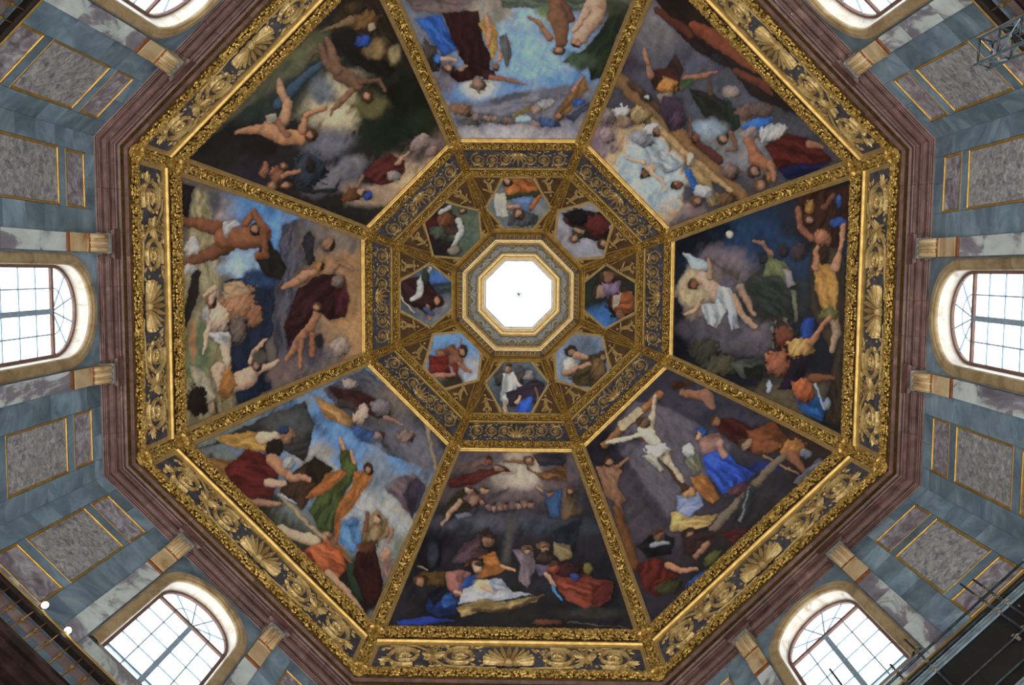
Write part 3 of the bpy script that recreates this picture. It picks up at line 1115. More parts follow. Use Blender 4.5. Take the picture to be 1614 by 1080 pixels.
for k in range(8):
    nx = (k + 1) % 8
    r = empty('gilded_rib', RZ(k) @ Matrix.Translation(BASE_R),
              'gilded dome rib between %s fresco and %s fresco' % (NAMES[k], NAMES[nx]), 'rib', 'gilded dome ribs')
    for nm, me, kind in rib_parts:
        link(nm, me, r, None, kind)
    r = empty('scroll_frieze', RZ(k) @ LOWM, 'wide gilded scroll frieze on dark ground below the %s fresco' % NAMES[k], 'frieze', 'large scroll friezes')
    put_parts(r, LOWP)
    r = empty('narrow_scroll_frieze', RZ(k) @ UPM, 'narrow gilded scroll frieze between the %s fresco and its hexagon' % NAMES[k],
              'frieze', 'narrow scroll friezes')
    put_parts(r, UPP)
    r = empty('hexagon_surround', RZ(k) @ STM, 'gilded surround with corner reliefs of the hexagon above the %s fresco' % NAMES[k],
              'surround', 'hexagon surrounds')
    put_parts(r, STP)
    for i, sg in enumerate((1, -1)):
        link('figure_relief', RELS[(k * 2 + i * 3) % 6], r, Matrix.Translation((sg * 1.6, -SL + .74, .01)))
        link('leaf_relief', SREL, r, Matrix.Translation((sg * 1.12, SL - .22, .01)) @ Matrix.Rotation(-sg * .5 + PI, 4, 'Z'))

# ------------------------------------------------------------------ oculus
def octring(prof, mt_, nm, smooth=False):
    mb_ = MB()
    vs_ = []
    for a, z in prof:
        vs_ += [(x, y, zz - 50.7) for x, y, zz in octagon(a, z)]
    n_ = len(prof)
    mb_.add(vs_, [(i * 8 + j, i * 8 + (j + 1) % 8, (i + 1) * 8 + (j + 1) % 8, (i + 1) * 8 + j) for i in range(n_ - 1) for j in range(8)])
    return mb_.mesh(nm, mt_)


oc = empty('lantern_oculus', Matrix.Translation((0, 0, 50.7)), 'bright octagonal oculus ringed with gilded mouldings at the crown of the dome', 'oculus')
link('outer_moulding', octring([(3.8, 50.76), (3.72, 50.62), (3.64, 50.6), (3.6, 50.66), (3.54, 50.64), (3.46, 50.74), (3.42, 50.86)], 'gold_plain', 'outer_moulding'), oc)
link('key_band', octring([(3.43, 50.86), (3.1, 50.98)], 'slate', 'key_band'), oc)
link('pale_step', octring([(3.12, 50.98), (3.1, 50.92), (3.05, 50.92), (3.03, 51.3), (2.97, 51.3), (2.95, 51.26), (2.91, 51.28), (2.9, 51.34)], 'gold_pale', 'pale_step'), oc)
link('frieze_band', octring([(2.91, 51.32), (2.44, 53.32)], 'ring_ground', 'frieze_band'), oc)
link('upper_step', octring([(2.46, 53.32), (2.42, 53.26), (2.38, 53.28), (2.36, 53.5), (2.24, 53.5), (2.22, 53.46), (2.18, 53.48), (2.16, 53.75), (2.08, 53.75)],
                           'gold_pale', 'upper_step'), oc)
link('white_reveal', octring([(2.1, 53.75), (2.05, 53.7), (2.02, 53.95), (1.93, 53.95), (1.91, 54.25), (4.3, 54.25), (4.3, 50.95)], 'cream', 'white_reveal'), oc)


def side_frame(a0, z0, a1, z1):
    p0, p1 = Vector((a0, 0, z0)), Vector((a1, 0, z1))
    e2 = (p1 - p0).normalized()
    e1 = Vector((0, -1, 0))
    e3 = e1.cross(e2)
    m_ = Matrix.Identity(4)
    for i in range(3):
        m_[i][0], m_[i][1], m_[i][2], m_[i][3] = e1[i], e2[i], e3[i], p0[i]
    return m_, (p1 - p0).length


KM, KL = side_frame(3.42, 50.86, 3.11, 50.975)
mb = MB()
U = .25
n = int(2 * 3.12 * T22 / U)
x = -n * U / 2
for i in range(n):
    seq = [(0, .1), (0, .9), (.82, .9), (.82, .34), (.4, .34), (.4, .62)]
    for (a, b_), (c, d) in zip(seq[:-1], seq[1:]):
        mb.bar((x + a * U, b_ * KL, .012), (x + c * U, d * KL, .012), .034, .03)
    mb.bar((x, .1 * KL, .012), (x + U, .1 * KL, .012), .034, .03)
    x += U
KEY = mb.mesh('greek_key', 'gold_plain')
FM, FL = side_frame(2.91, 51.32, 2.44, 53.32)
mb = MB()
for cx, w in ((-.72, .3), (0, .38), (.72, .3)):
    f2 = fan(7, .25, PI - .25, .95, .07, .04, p=(cx, .3))
    mb.add(f2.v, f2.f)
    mb.ball((cx, .3, .04), .1, 6, 4)
for cx in (-.36, .36):
    mb.tube([(cx + .3 * math.cos(t), 1.0 + .85 * math.sin(t), .03) for t in [2 * PI * i / 16 for i in range(17)]], .022, 5)
    mb.ball((cx, 1.0, .03), .1, 6, 4)
for yb in (.06, FL - .06):
    mb.bar((-1.15 + (yb / FL) * .18, yb, .02), (1.15 - (yb / FL) * .18, yb, .02), .06, .05)
PATT = mb.mesh('palmette_pattern', 'ring_gold')
TOC = Matrix.Translation((0, 0, -50.7))
for k in range(8):
    link('greek_key', KEY, oc, TOC @ RZ(k) @ KM, 'stuff')
    link('palmette_pattern', PATT, oc, TOC @ RZ(k) @ FM)
# skylight: eight panes, thin spokes and a hub
mb = MB()
mb.add([(0, 0, 0)] + [(x, y, 0) for x, y, z in (octagon(1.93, 0)[7], octagon(1.93, 0)[0])] + [(0, 0, .015)] + [(x, y, .015) for x, y, z in (octagon(1.93, 0)[7], octagon(1.93, 0)[0])],
       [(0, 2, 1), (3, 4, 5), (0, 1, 4, 3), (1, 2, 5, 4), (2, 0, 3, 5)])
OPANE = mb.mesh('pane', 'glass')
mb = MB()
mb.tube([(.05, 0, 0), (.45, 0, 0), (2.05, 0, 0)], [.035, .016, .006], 5)
SPOKE = mb.mesh('spoke', 'iron')
for k in range(8):
    link('pane', OPANE, oc, TOC @ Matrix.Translation((0, 0, 54.12)) @ RZ(k))
    link('spoke', SPOKE, oc, TOC @ Matrix.Translation((0, 0, 54.1)) @ RZ(k) @ Matrix.Rotation(PI / 8, 4, 'Z'))
mb = MB()
mb.ball((0, 0, 0), .085, 8, 5)
link('hub', mb.mesh('hub', 'iron'), oc, TOC @ Matrix.Translation((0, 0, 54.1)))


# ================================================================== FRESCOES
# Loose painted stand-ins: colour masses and simple draped figures, stored as paint on a fine grid of the plaster.
def lin(c):
    c = np.asarray(c, float) / 255.0
    return np.where(c <= .04045, c / 12.92, ((c + .055) / 1.055) ** 2.4)


def vnoise(x, y, seed):
    xi, yi = np.floor(x).astype(np.int64), np.floor(y).astype(np.int64)
    fx, fy = x - xi, y - yi
    fx, fy = fx * fx * (3 - 2 * fx), fy * fy * (3 - 2 * fy)

    def hsh(a, b__):
        n_ = (a * 374761393 + b__ * 668265263 + seed * 974711) & 0x7fffffff
        n_ = ((n_ ^ (n_ >> 13)) * 1274126177) & 0x7fffffff
        return ((n_ ^ (n_ >> 16)) & 0xffff) / 65535.0
    return (hsh(xi, yi) * (1 - fx) + hsh(xi + 1, yi) * fx) * (1 - fy) + (hsh(xi, yi + 1) * (1 - fx) + hsh(xi + 1, yi + 1) * fx) * fy


def fbm(x, y, s, seed):
    return (vnoise(x / s, y / s, seed) + .5 * vnoise(2 * x / s, 2 * y / s, seed + 7) + .25 * vnoise(4 * x / s, 4 * y / s, seed + 13)) / 1.75


class Canvas:
    """paints on points given by plan coordinates; strokes are written at the plan's own scale"""

    def __init__(self, X, Y, plan, base, seed):
        ox, oy, sc = plan
        self.ox, self.oy = ox, oy
        self.x, self.y = (X - ox) * sc, (Y - oy) * sc
        self.sc = sc
        wob = 6.5 * sc
        self.wx = self.x + (fbm(self.x, self.y, 13 * sc, seed + 1) - .5) * wob + (fbm(self.x, self.y, 4 * sc, seed + 5) - .5) * 2.6 * sc
        self.wy = self.y + (fbm(self.x, self.y, 13 * sc, seed + 2) - .5) * wob + (fbm(self.x, self.y, 4 * sc, seed + 6) - .5) * 2.6 * sc
        self.c = np.zeros(X.shape + (3,)) + lin(base)
        self.seed = seed
        self.n = 0
        self.tone = fbm(self.x, self.y, 26 * sc, seed)
        self.fold = fbm(self.wx * 1.0 + self.wy * .55, self.wy * .3 - self.wx * .17, 6.5 * sc, seed + 3)

    def lay(self, a, col, shade=None):
        col = lin(col)
        m = col * (np.ones(a.shape)[..., None] if shade is None else shade[..., None])
        self.c = self.c * (1 - a[..., None]) + m * a[..., None]
        self.n += 1

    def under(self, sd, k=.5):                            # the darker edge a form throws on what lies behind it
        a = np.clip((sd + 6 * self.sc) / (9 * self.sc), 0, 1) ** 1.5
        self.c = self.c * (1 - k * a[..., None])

    def B(self, x, y, rx, ry, col, ang=0, soft=.9):       # soft cloud of colour, ragged edge
        t = math.radians(ang)
        dx, dy = self.wx - x, self.wy - y
        u, v = (dx * math.cos(t) + dy * math.sin(t)) / rx, (-dx * math.sin(t) + dy * math.cos(t)) / ry
        d = np.sqrt(u * u + v * v) + (self.tone - .5) * 1.1 + (self.fold - .5) * .5
        a = np.clip((1 + soft * .5 - d) / soft, 0, 1)
        self.lay(a * a * (3 - 2 * a), col, .28 + .95 * self.tone + .45 * self.fold)

    def E(self, x, y, rx, ry, col, ang=0):                # rounded form, lit from the upper left
        t = math.radians(ang)
        dx, dy = self.wx - x, self.wy - y
        u, v = (dx * math.cos(t) + dy * math.sin(t)) / rx, (-dx * math.sin(t) + dy * math.cos(t)) / ry
        d = np.sqrt(u * u + v * v)
        if max(rx, ry) > 7 * self.sc:                     # larger forms get a broken, draped outline
            self.n += 1
            jag = fbm(dx, dy, 4.5 * self.sc, self.seed + 80 + self.n) - .5
            d = d * (1 + (.75 if max(rx, ry) > 12 * self.sc else .3) * jag)
            crease = fbm(dx * .8 + dy * .6, (dy * .8 - dx * .6) * .25, 3.6 * self.sc, self.seed + 90 + self.n) - .5
        else:
            crease = 0
        sd = (1 - d) * min(rx, ry)
        self.under(sd)
        a = np.clip(sd / (1.3 * self.sc) + .5, 0, 1)
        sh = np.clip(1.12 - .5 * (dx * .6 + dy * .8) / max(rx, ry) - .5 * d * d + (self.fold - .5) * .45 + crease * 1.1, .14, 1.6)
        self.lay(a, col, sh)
        r_, g_, b__ = col
        big = max(rx, ry)
        hx, hy = (819 - self.ox) * self.sc - x, (463 - self.oy) * self.sc - y
        hl = math.hypot(hx, hy)
        hx, hy = hx / hl, hy / hl                         # heads point to the crown of the dome
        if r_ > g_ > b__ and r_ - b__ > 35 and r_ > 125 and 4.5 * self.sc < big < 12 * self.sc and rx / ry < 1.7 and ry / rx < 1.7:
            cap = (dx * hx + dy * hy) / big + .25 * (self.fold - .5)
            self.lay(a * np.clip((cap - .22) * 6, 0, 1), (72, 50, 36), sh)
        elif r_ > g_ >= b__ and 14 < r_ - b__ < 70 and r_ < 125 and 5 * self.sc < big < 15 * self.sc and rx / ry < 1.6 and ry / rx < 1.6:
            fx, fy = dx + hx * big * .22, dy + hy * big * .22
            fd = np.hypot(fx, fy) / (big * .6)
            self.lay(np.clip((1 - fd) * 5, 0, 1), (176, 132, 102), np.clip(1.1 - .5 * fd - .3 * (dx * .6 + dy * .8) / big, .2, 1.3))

    def P(self, pts, col, f=.9, edge=1.2):                # flat shape with soft folds inside
        px = np.array([p[0] for p in pts], float)
        py = np.array([p[1] for p in pts], float)
        x, y = self.wx, self.wy
        inside = np.zeros(x.shape, bool)
        dist = np.full(x.shape, 1e9)
        for i in range(len(px)):
            x0, y0, x1, y1 = px[i - 1], py[i - 1], px[i], py[i]
            cond = (y0 > y) != (y1 > y)
            with np.errstate(divide='ignore', invalid='ignore'):
                xc = (x1 - x0) * (y - y0) / (y1 - y0 if y1 != y0 else 1e-9) + x0
            inside ^= cond & (x < xc)
            dx, dy = x1 - x0, y1 - y0
            t = np.clip(((x - x0) * dx + (y - y0) * dy) / (dx * dx + dy * dy + 1e-9), 0, 1)
            dist = np.minimum(dist, np.hypot(x - x0 - t * dx, y - y0 - t * dy))
        sd = np.where(inside, dist, -dist)
        if edge < 3:
            self.under(sd)
        a = np.clip(sd / (edge * self.sc) + .5, 0, 1)
        rim = np.clip(sd / (6 * self.sc), 0, 1)
        q = np.stack([px - px.mean(), py - py.mean()])
        w_, ev = np.linalg.eigh(q @ q.T)
        ax = ev[:, 1]
        u = (x * ax[0] + y * ax[1])
        v = (-x * ax[1] + y * ax[0]) + (self.tone - .5) * 16 * self.sc
        self.n += 1
        fo = fbm(v, u * .2, 5.5 * self.sc, self.seed + 50 + self.n)
        fo = np.clip((fo - .5) * 2.4 + .5, 0, 1)
        lit = np.clip(.5 - ((x - px.mean()) * .5 + (y - py.mean()) * .7) / (np.sqrt(w_[1] / len(px)) * 3.2 + 1e-6), 0, 1)
        sh = (1 - f) + f * (.22 + .75 * fo * (.45 + .55 * rim) + .45 * lit)
        self.lay(a, col, sh)

    def L(self, pts, col):                                # a tapering limb or branch: (x, y, half width)
        for (x0, y0, w0), (x1, y1, w1) in zip(pts[:-1], pts[1:]):
            dx, dy = x1 - x0, y1 - y0
            l2 = dx * dx + dy * dy + 1e-9
            t = np.clip(((self.wx - x0) * dx + (self.wy - y0) * dy) / l2, 0, 1)
            ex, ey = self.wx - x0 - t * dx, self.wy - y0 - t * dy
            d = np.hypot(ex, ey)
            w = (w0 + (w1 - w0) * t) * (.72 + .5 * self.tone)
            self.under(w - d, .35)
            a = np.clip((w - d) / (1.2 * self.sc) + .5, 0, 1)
            sh = np.clip(1.15 - .5 * (ex * .55 + ey * .83) / np.maximum(w, 1) - .45 * (d / np.maximum(w, 1)) ** 2 + (self.fold - .5) * .35, .18, 1.4)
            self.lay(a, col, sh)

    def finish(self, gain):
        k = .9 + .2 * fbm(self.x, self.y, 4 * self.sc, self.seed + 21)
        b1 = fbm(self.wx * .9 + self.wy * .4, (self.wy - self.wx * .4) * .35, 5 * self.sc, self.seed + 31) - .5
        b2 = fbm((self.wx + self.wy * .7) * .3, self.wy * .9 - self.wx * .6, 4 * self.sc, self.seed + 37) - .5
        k = k * (1 + .4 * b1 + .3 * b2)
        hue = np.stack([1 + .35 * b2, 1 + 0 * b2, 1 - .35 * b2], -1)     # warm and cool strokes side by side
        lum = self.c.mean(-1, keepdims=True)
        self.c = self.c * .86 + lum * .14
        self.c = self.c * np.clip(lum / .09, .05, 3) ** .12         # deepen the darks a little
        return np.clip(self.c * hue * np.maximum(k, .15)[..., None] * gain, 0, .95)


def p_right(c):
    c.B(420, 300, 330, 190, (34, 66, 104)); c.B(140, 260, 160, 120, (20, 28, 42)); c.B(620, 160, 120, 120, (42, 48, 66))
    c.B(80, 640, 80, 150, (14, 20, 34)); c.B(300, 640, 190, 110, (96, 92, 104)); c.B(260, 380, 120, 90, (128, 116, 128)); c.B(380, 560, 90, 160, (116, 106, 116), -25)
    c.B(150, 480, 88, 120, (140, 126, 114), 0, .35); c.B(145, 465, 58, 78, (204, 184, 142), 0, .5)
    c.B(500, 520, 150, 110, (58, 66, 66)); c.P([(360, 450), (460, 380), (600, 480), (590, 600), (520, 610), (430, 560), (380, 480)], (62, 70, 68))
    c.E(190, 740, 62, 50, (66, 70, 60)); c.E(270, 800, 90, 45, (80, 78, 62)); c.B(560, 940, 200, 90, (98, 90, 70))
    c.P([(300, 790), (440, 755), (450, 850), (350, 855)], (82, 90, 84)); c.P([(350, 810), (440, 800), (445, 850), (370, 850)], (36, 40, 42))
    c.P([(810, 40), (780, 300), (790, 600), (770, 1060), (700, 1040), (740, 760), (640, 560), (640, 300)], (74, 62, 50))
    c.P([(560, 480), (580, 480), (592, 610), (575, 620)], (120, 122, 104))
    c.E(295, 242, 16, 18, (206, 204, 182))
    c.L([(190, 345, 3), (335, 425, 4)], (110, 80, 56)); c.P([(95, 315), (220, 370), (200, 398), (140, 385)], (170, 194, 208))
    c.L([(190, 430, 34), (235, 490, 38)], (190, 164, 142)); c.E(145, 452, 22, 24, (126, 84, 58)); c.L([(180, 515, 14), (150, 565, 11), (105, 582, 8)], (186, 150, 122))
    c.L([(215, 420, 15), (205, 350, 9)], (170, 136, 112)); c.L([(310, 520, 24), (360, 600, 18), (405, 640, 10)], (176, 144, 118)); c.L([(340, 470, 20), (400, 580, 12)], (160, 130, 106))
    c.P([(250, 460), (300, 470), (335, 640), (305, 652), (285, 560), (245, 640), (205, 622), (175, 540), (235, 530)], (200, 210, 220), 1.0)
    c.L([(470, 330, 13), (440, 280, 11), (400, 268, 8)], (150, 112, 88)); c.P([(455, 330), (520, 355), (560, 400), (585, 455), (550, 470), (500, 410), (440, 420)], (116, 126, 84))
    c.E(435, 342, 20, 24, (44, 50, 56)); c.P([(520, 390), (560, 400), (580, 460), (545, 470)], (150, 140, 150)); c.E(525, 310, 26, 30, (56, 50, 56)); c.E(590, 320, 34, 40, (72, 60, 66))
    c.P([(590, 70), (810, 30), (800, 200), (760, 300), (650, 280), (600, 200)], (70, 40, 32)); c.E(690, 258, 46, 34, (164, 106, 74)); c.L([(590, 130, 10), (598, 210, 15), (645, 262, 18)], (140, 92, 66))
    c.E(640, 130, 22, 34, (150, 112, 46)); c.E(765, 190, 36, 20, (28, 74, 150)); c.E(762, 105, 13, 32, (36, 84, 160)); c.E(632, 180, 22, 24, (80, 56, 46)); c.L([(700, 130, 14), (740, 70, 10)], (110, 72, 54))
    c.P([(655, 300), (690, 370), (740, 370), (765, 480), (748, 592), (700, 592), (660, 480)], (200, 146, 60)); c.E(695, 335, 25, 40, (58, 40, 28))
    c.L([(745, 385, 15), (770, 300, 12), (780, 205, 11)], (186, 134, 96)); c.L([(664, 385, 14), (668, 300, 11)], (170, 120, 86)); c.L([(740, 600, 22), (752, 660, 16), (735, 735, 12)], (160, 132, 106)); c.E(722, 585, 40, 26, (112, 112, 62))
    c.E(510, 665, 40, 72, (128, 116, 108)); c.E(512, 665, 34, 64, (58, 46, 46)); c.E(530, 680, 42, 44, (118, 66, 46)); c.P([(615, 600), (660, 590), (645, 685), (585, 690)], (28, 70, 160))
    c.P([(560, 780), (650, 740), (625, 830), (560, 900), (500, 905)], (44, 34, 58)); c.E(595, 725, 56, 40, (204, 156, 82)); c.E(500, 790, 56, 58, (164, 98, 66)); c.L([(640, 705, 16), (720, 600, 11)], (170, 116, 84)); c.E(462, 890, 11, 26, (160, 170, 190))
    c.P([(570, 920), (720, 940), (690, 1035), (600, 992)], (24, 98, 172)); c.E(612, 905, 46, 50, (172, 92, 50)); c.L([(650, 855, 22), (742, 850, 12)], (124, 78, 54)); c.L([(665, 880, 5), (700, 985, 6)], (160, 174, 190)); c.E(712, 962, 16, 28, (124, 136, 156))


def p_lowright(c):
    c.B(600, 250, 420, 200, (66, 66, 84)); c.B(300, 650, 260, 200, (84, 76, 88)); c.P([(150, 320), (250, 180), (360, 200), (640, 350), (500, 600), (380, 640)], (108, 102, 116), .4, 6); c.B(820, 520, 220, 160, (58, 54, 62)); c.B(640, 800, 260, 150, (46, 40, 44)); c.B(120, 360, 120, 70, (34, 36, 48)); c.B(900, 330, 180, 100, (62, 46, 44))
    c.L([(130, 355, 14), (350, 155, 14)], (150, 102, 60)); c.L([(262, 250, 12), (470, 560, 18)], (84, 58, 42)); c.P([(185, 275), (265, 200), (285, 225), (205, 300)], (204, 188, 152), .3)
    c.L([(140, 345, 7), (255, 322, 11), (300, 310, 15)], (206, 190, 164)); c.L([(312, 290, 12), (332, 165, 7)], (196, 178, 152)); c.L([(290, 300, 26), (335, 352, 26)], (214, 200, 176)); c.E(290, 268, 24, 22, (126, 102, 76))
    c.L([(360, 395, 20), (400, 440, 14), (438, 496, 9)], (196, 178, 150)); c.E(345, 380, 46, 28, (222, 222, 208)); c.P([(285, 400), (320, 390), (365, 450), (350, 460)], (196, 200, 180))
    c.P([(95, 440), (160, 430), (200, 455), (180, 520), (218, 572), (200, 595), (140, 560)], (156, 114, 86), .7); c.E(148, 420, 19, 22, (70, 48, 38)); c.L([(180, 440, 10), (222, 412, 7)], (150, 108, 80)); c.L([(188, 580, 15), (202, 675, 9)], (140, 100, 76)); c.L([(180, 610, 18), (255, 830, 22)], (118, 76, 44))
    c.L([(440, 150, 12), (535, 160, 24), (560, 205, 16)], (146, 102, 78)); c.P([(390, 110), (450, 100), (480, 118), (410, 140)], (96, 62, 42))
    c.P([(560, 250), (640, 250), (725, 290), (705, 385), (640, 345), (590, 312)], (82, 34, 30)); c.E(573, 262, 17, 22, (160, 110, 80)); c.P([(690, 300), (800, 265), (858, 330), (800, 385), (720, 392)], (142, 82, 44)); c.E(690, 352, 28, 24, (164, 132, 104)); c.E(880, 372, 54, 40, (164, 110, 50)); c.L([(870, 395, 24), (932, 470, 12)], (140, 92, 66)); c.B(770, 440, 60, 24, (28, 48, 124)); c.L([(760, 395, 5), (900, 470, 4)], (150, 116, 78)); c.P([(880, 500), (985, 400), (1000, 420), (900, 515)], (128, 132, 146)); c.E(930, 390, 24, 20, (120, 126, 140))
    c.L([(560, 690, 20), (840, 400, 13)], (116, 104, 88)); c.E(690, 592, 26, 72, (50, 56, 62), 20); c.L([(668, 655, 5), (700, 540, 5)], (120, 126, 130))
    c.E(466, 378, 24, 30, (196, 200, 198)); c.P([(452, 410), (500, 392), (522, 450), (480, 472)], (146, 146, 116)); c.P([(470, 480), (520, 470), (592, 562), (560, 592), (500, 540)], (182, 118, 48))
    c.P([(520, 385), (600, 370), (660, 430), (735, 470), (690, 502), (640, 545), (600, 552), (540, 470)], (22, 82, 210), 1.0); c.P([(500, 330), (580, 308), (612, 370), (520, 392)], (160, 122, 112)); c.E(516, 304, 30, 20, (34, 88, 164)); c.E(500, 318, 14, 18, (196, 152, 124)); c.E(655, 532, 46, 20, (96, 62, 74), -30); c.L([(590, 350, 14), (605, 400, 9)], (170, 130, 112))
    c.P([(420, 560), (500, 540), (524, 590), (475, 642), (415, 640)], (142, 158, 202)); c.E(464, 540, 28, 24, (178, 136, 88)); c.P([(400, 620), (480, 642), (585, 628), (530, 682), (440, 702), (395, 692)], (220, 182, 102))
    c.P([(260, 760), (340, 690), (410, 720), (400, 785), (300, 802)], (36, 36, 44)); c.E(350, 718, 26, 30, (130, 92, 66)); c.L([(320, 752, 10), (380, 745, 8)], (140, 150, 164)); c.E(468, 708, 30, 28, (70, 46, 36)); c.P([(440, 722), (560, 690), (582, 732), (520, 802), (450, 792)], (66, 44, 46)); c.P([(580, 700), (705, 678), (640, 745)], (104, 34, 36)); c.P([(260, 830), (330, 800), (400, 822), (420, 870), (340, 962), (290, 922)], (110, 38, 32)); c.L([(385, 830, 16), (430, 852, 12), (495, 850, 8)], (180, 126, 94)); c.L([(540, 750, 14), (490, 800, 8)], (160, 112, 84)); c.E(500, 885, 50, 14, (30, 88, 164), -35); c.E(560, 802, 40, 18, (96, 100, 46), -30); c.E(380, 920, 50, 26, (70, 72, 46), -20)


def p_bottom(c):
    c.B(760, 180, 420, 190, (112, 98, 104)); c.B(790, 160, 130, 100, (196, 184, 166)); c.B(640, 450, 420, 60, (82, 84, 100)); c.B(1020, 480, 260, 60, (64, 70, 90)); c.B(760, 720, 600, 220, (44, 44, 52)); c.B(260, 640, 170, 160, (38, 40, 50)); c.B(760, 960, 700, 120, (38, 38, 42)); c.B(1230, 820, 120, 200, (30, 34, 46))
    c.P([(720, 400), (770, 400), (730, 680), (690, 680)], (92, 88, 90), .3, 8)
    c.P([(430, 140), (600, 68), (632, 85), (630, 112), (540, 140), (420, 172)], (124, 96, 92)); c.E(612, 92, 22, 26, (150, 84, 60)); c.P([(380, 200), (560, 150), (700, 118), (745, 150), (600, 190), (520, 240), (390, 252)], (100, 44, 42)); c.E(672, 135, 30, 22, (150, 112, 90)); c.L([(690, 170, 10), (760, 160, 7)], (170, 130, 106))
    c.P([(860, 60), (1060, 55), (1040, 120), (900, 130)], (60, 58, 68)); c.P([(820, 110), (880, 165), (1060, 118), (1055, 212), (920, 202), (840, 150)], (132, 92, 52)); c.L([(700, 98, 8), (780, 98, 12), (850, 110, 18)], (130, 96, 74)); c.E(840, 88, 30, 20, (96, 66, 52))
    c.P([(340, 380), (430, 270), (540, 255), (600, 330), (470, 375), (370, 440)], (64, 62, 44)); c.L([(450, 330, 18), (390, 395, 13), (350, 462, 9)], (170, 136, 108)); c.E(505, 265, 28, 24, (176, 144, 118)); c.E(590, 262, 28, 24, (166, 132, 106)); c.P([(420, 400), (500, 380), (520, 400), (440, 430)], (130, 130, 150)); c.P([(620, 290), (740, 250), (680, 290), (610, 320)], (84, 80, 90)); c.E(530, 310, 50, 34, (120, 84, 84))
    for i in range(9):
        c.E(580 + i * 34, 345 + (i * 37) % 40 - 18, 22, 26, [(142, 108, 100), (122, 98, 100), (150, 120, 112), (110, 96, 84)][i % 4])
    c.L([(880, 240, 6), (935, 280, 8)], (170, 140, 110)); c.P([(925, 270), (1035, 258), (1035, 405), (960, 412)], (54, 92, 142)); c.P([(1030, 245), (1130, 245), (1155, 380), (1040, 435), (1020, 420)], (116, 92, 70)); c.E(1078, 262, 26, 28, (86, 64, 54)); c.E(960, 285, 20, 20, (140, 106, 84)); c.B(1140, 300, 40, 90, (60, 58, 66))
    c.P([(170, 560), (360, 540), (340, 700), (240, 720)], (30, 32, 42)); c.B(300, 630, 30, 60, (58, 66, 84)); c.P([(170, 790), (240, 722), (378, 728), (365, 805), (240, 802)], (106, 78, 40)); c.E(225, 775, 44, 30, (88, 62, 36)); c.L([(215, 700, 4), (270, 712, 5)], (150, 140, 110))
    c.P([(400, 665), (470, 570), (560, 515), (645, 580), (560, 645), (500, 685)], (96, 72, 84)); c.E(605, 545, 46, 52, (66, 46, 38)); c.E(622, 545, 26, 36, (146, 106, 82)); c.P([(470, 690), (560, 645), (642, 600), (690, 685), (722, 712), (600, 755), (520, 762), (560, 692)], (190, 116, 44)); c.L([(690, 695, 12), (762, 718, 8)], (204, 150, 110))
    c.E(540, 682, 48, 34, (50, 36, 30)); c.E(550, 702, 28, 36, (210, 166, 140)); c.P([(370, 730), (440, 708), (512, 732), (485, 832), (430, 872), (380, 822)], (164, 106, 98)); c.P([(480, 765), (545, 738), (525, 802), (440, 832)], (28, 96, 184)); c.P([(270, 860), (380, 828), (445, 880), (432, 962), (330, 984), (255, 950)], (22, 62, 136), 1.0); c.P([(330, 860), (400, 840), (430, 900), (360, 930)], (34, 104, 196)); c.P([(265, 850), (340, 800), (380, 830), (300, 920)], (30, 32, 56)); c.L([(420, 840, 12), (520, 882, 8)], (196, 152, 126))
    c.P([(470, 832), (560, 788), (660, 758), (745, 838), (865, 850), (700, 884), (520, 892), (440, 912)], (206, 214, 228), .6); c.B(575, 805, 42, 34, (240, 214, 160), 0, .6); c.L([(575, 805, 14), (645, 842, 9)], (216, 172, 140)); c.P([(620, 772), (690, 760), (722, 832), (645, 842)], (158, 168, 188))
    c.P([(430, 930), (560, 882), (720, 892), (925, 848), (885, 892), (720, 942), (560, 952), (460, 985)], (186, 158, 96), 1.0); c.L([(530, 945, 10), (700, 950, 12), (910, 860, 8)], (92, 72, 46)); c.B(760, 960, 120, 30, (44, 40, 36))
    c.P([(980, 492), (1150, 415), (1112, 540), (1112, 622), (1010, 565)], (44, 48, 68)); c.P([(750, 600), (860, 590), (885, 700), (830, 815), (780, 785), (800, 690)], (146, 130, 142)); c.E(830, 598, 32, 28, (110, 82, 62)); c.E(838, 612, 20, 22, (176, 140, 116)); c.E(925, 580, 44, 30, (104, 80, 58)); c.E(930, 600, 24, 22, (176, 138, 110)); c.P([(990, 560), (1080, 570), (1090, 640), (1020, 672), (980, 620)], (146, 128, 88)); c.E(930, 645, 54, 26, (70, 54, 50)); c.P([(880, 690), (960, 680), (950, 740), (900, 760)], (118, 96, 124))
    c.P([(970, 705), (1080, 678), (1145, 742), (1325, 790), (1300, 882), (1185, 952), (1060, 892), (990, 800)], (156, 70, 50), 1.0); c.E(1060, 718, 80, 40, (70, 36, 38)); c.E(985, 702, 34, 36, (146, 68, 40)); c.L([(940, 740, 12), (985, 800, 10)], (190, 146, 120)); c.L([(975, 810, 9), (1030, 885, 7)], (66, 140, 200)); c.E(1105, 752, 30, 22, (40, 64, 130)); c.E(1175, 715, 24, 40, (120, 108, 54)); c.P([(1200, 800), (1320, 790), (1290, 880), (1200, 920)], (104, 42, 38))
    c.P([(85, 1000), (250, 985), (445, 1000), (300, 1022), (105, 1030)], (24, 68, 190)); c.E(950, 1012, 84, 18, (120, 66, 46)); c.L([(1060, 1010, 3), (1390, 1040, 3)], (96, 92, 84)); c.B(1200, 960, 180, 30, (62, 62, 60)); c.B(230, 1050, 120, 20, (92, 76, 70))


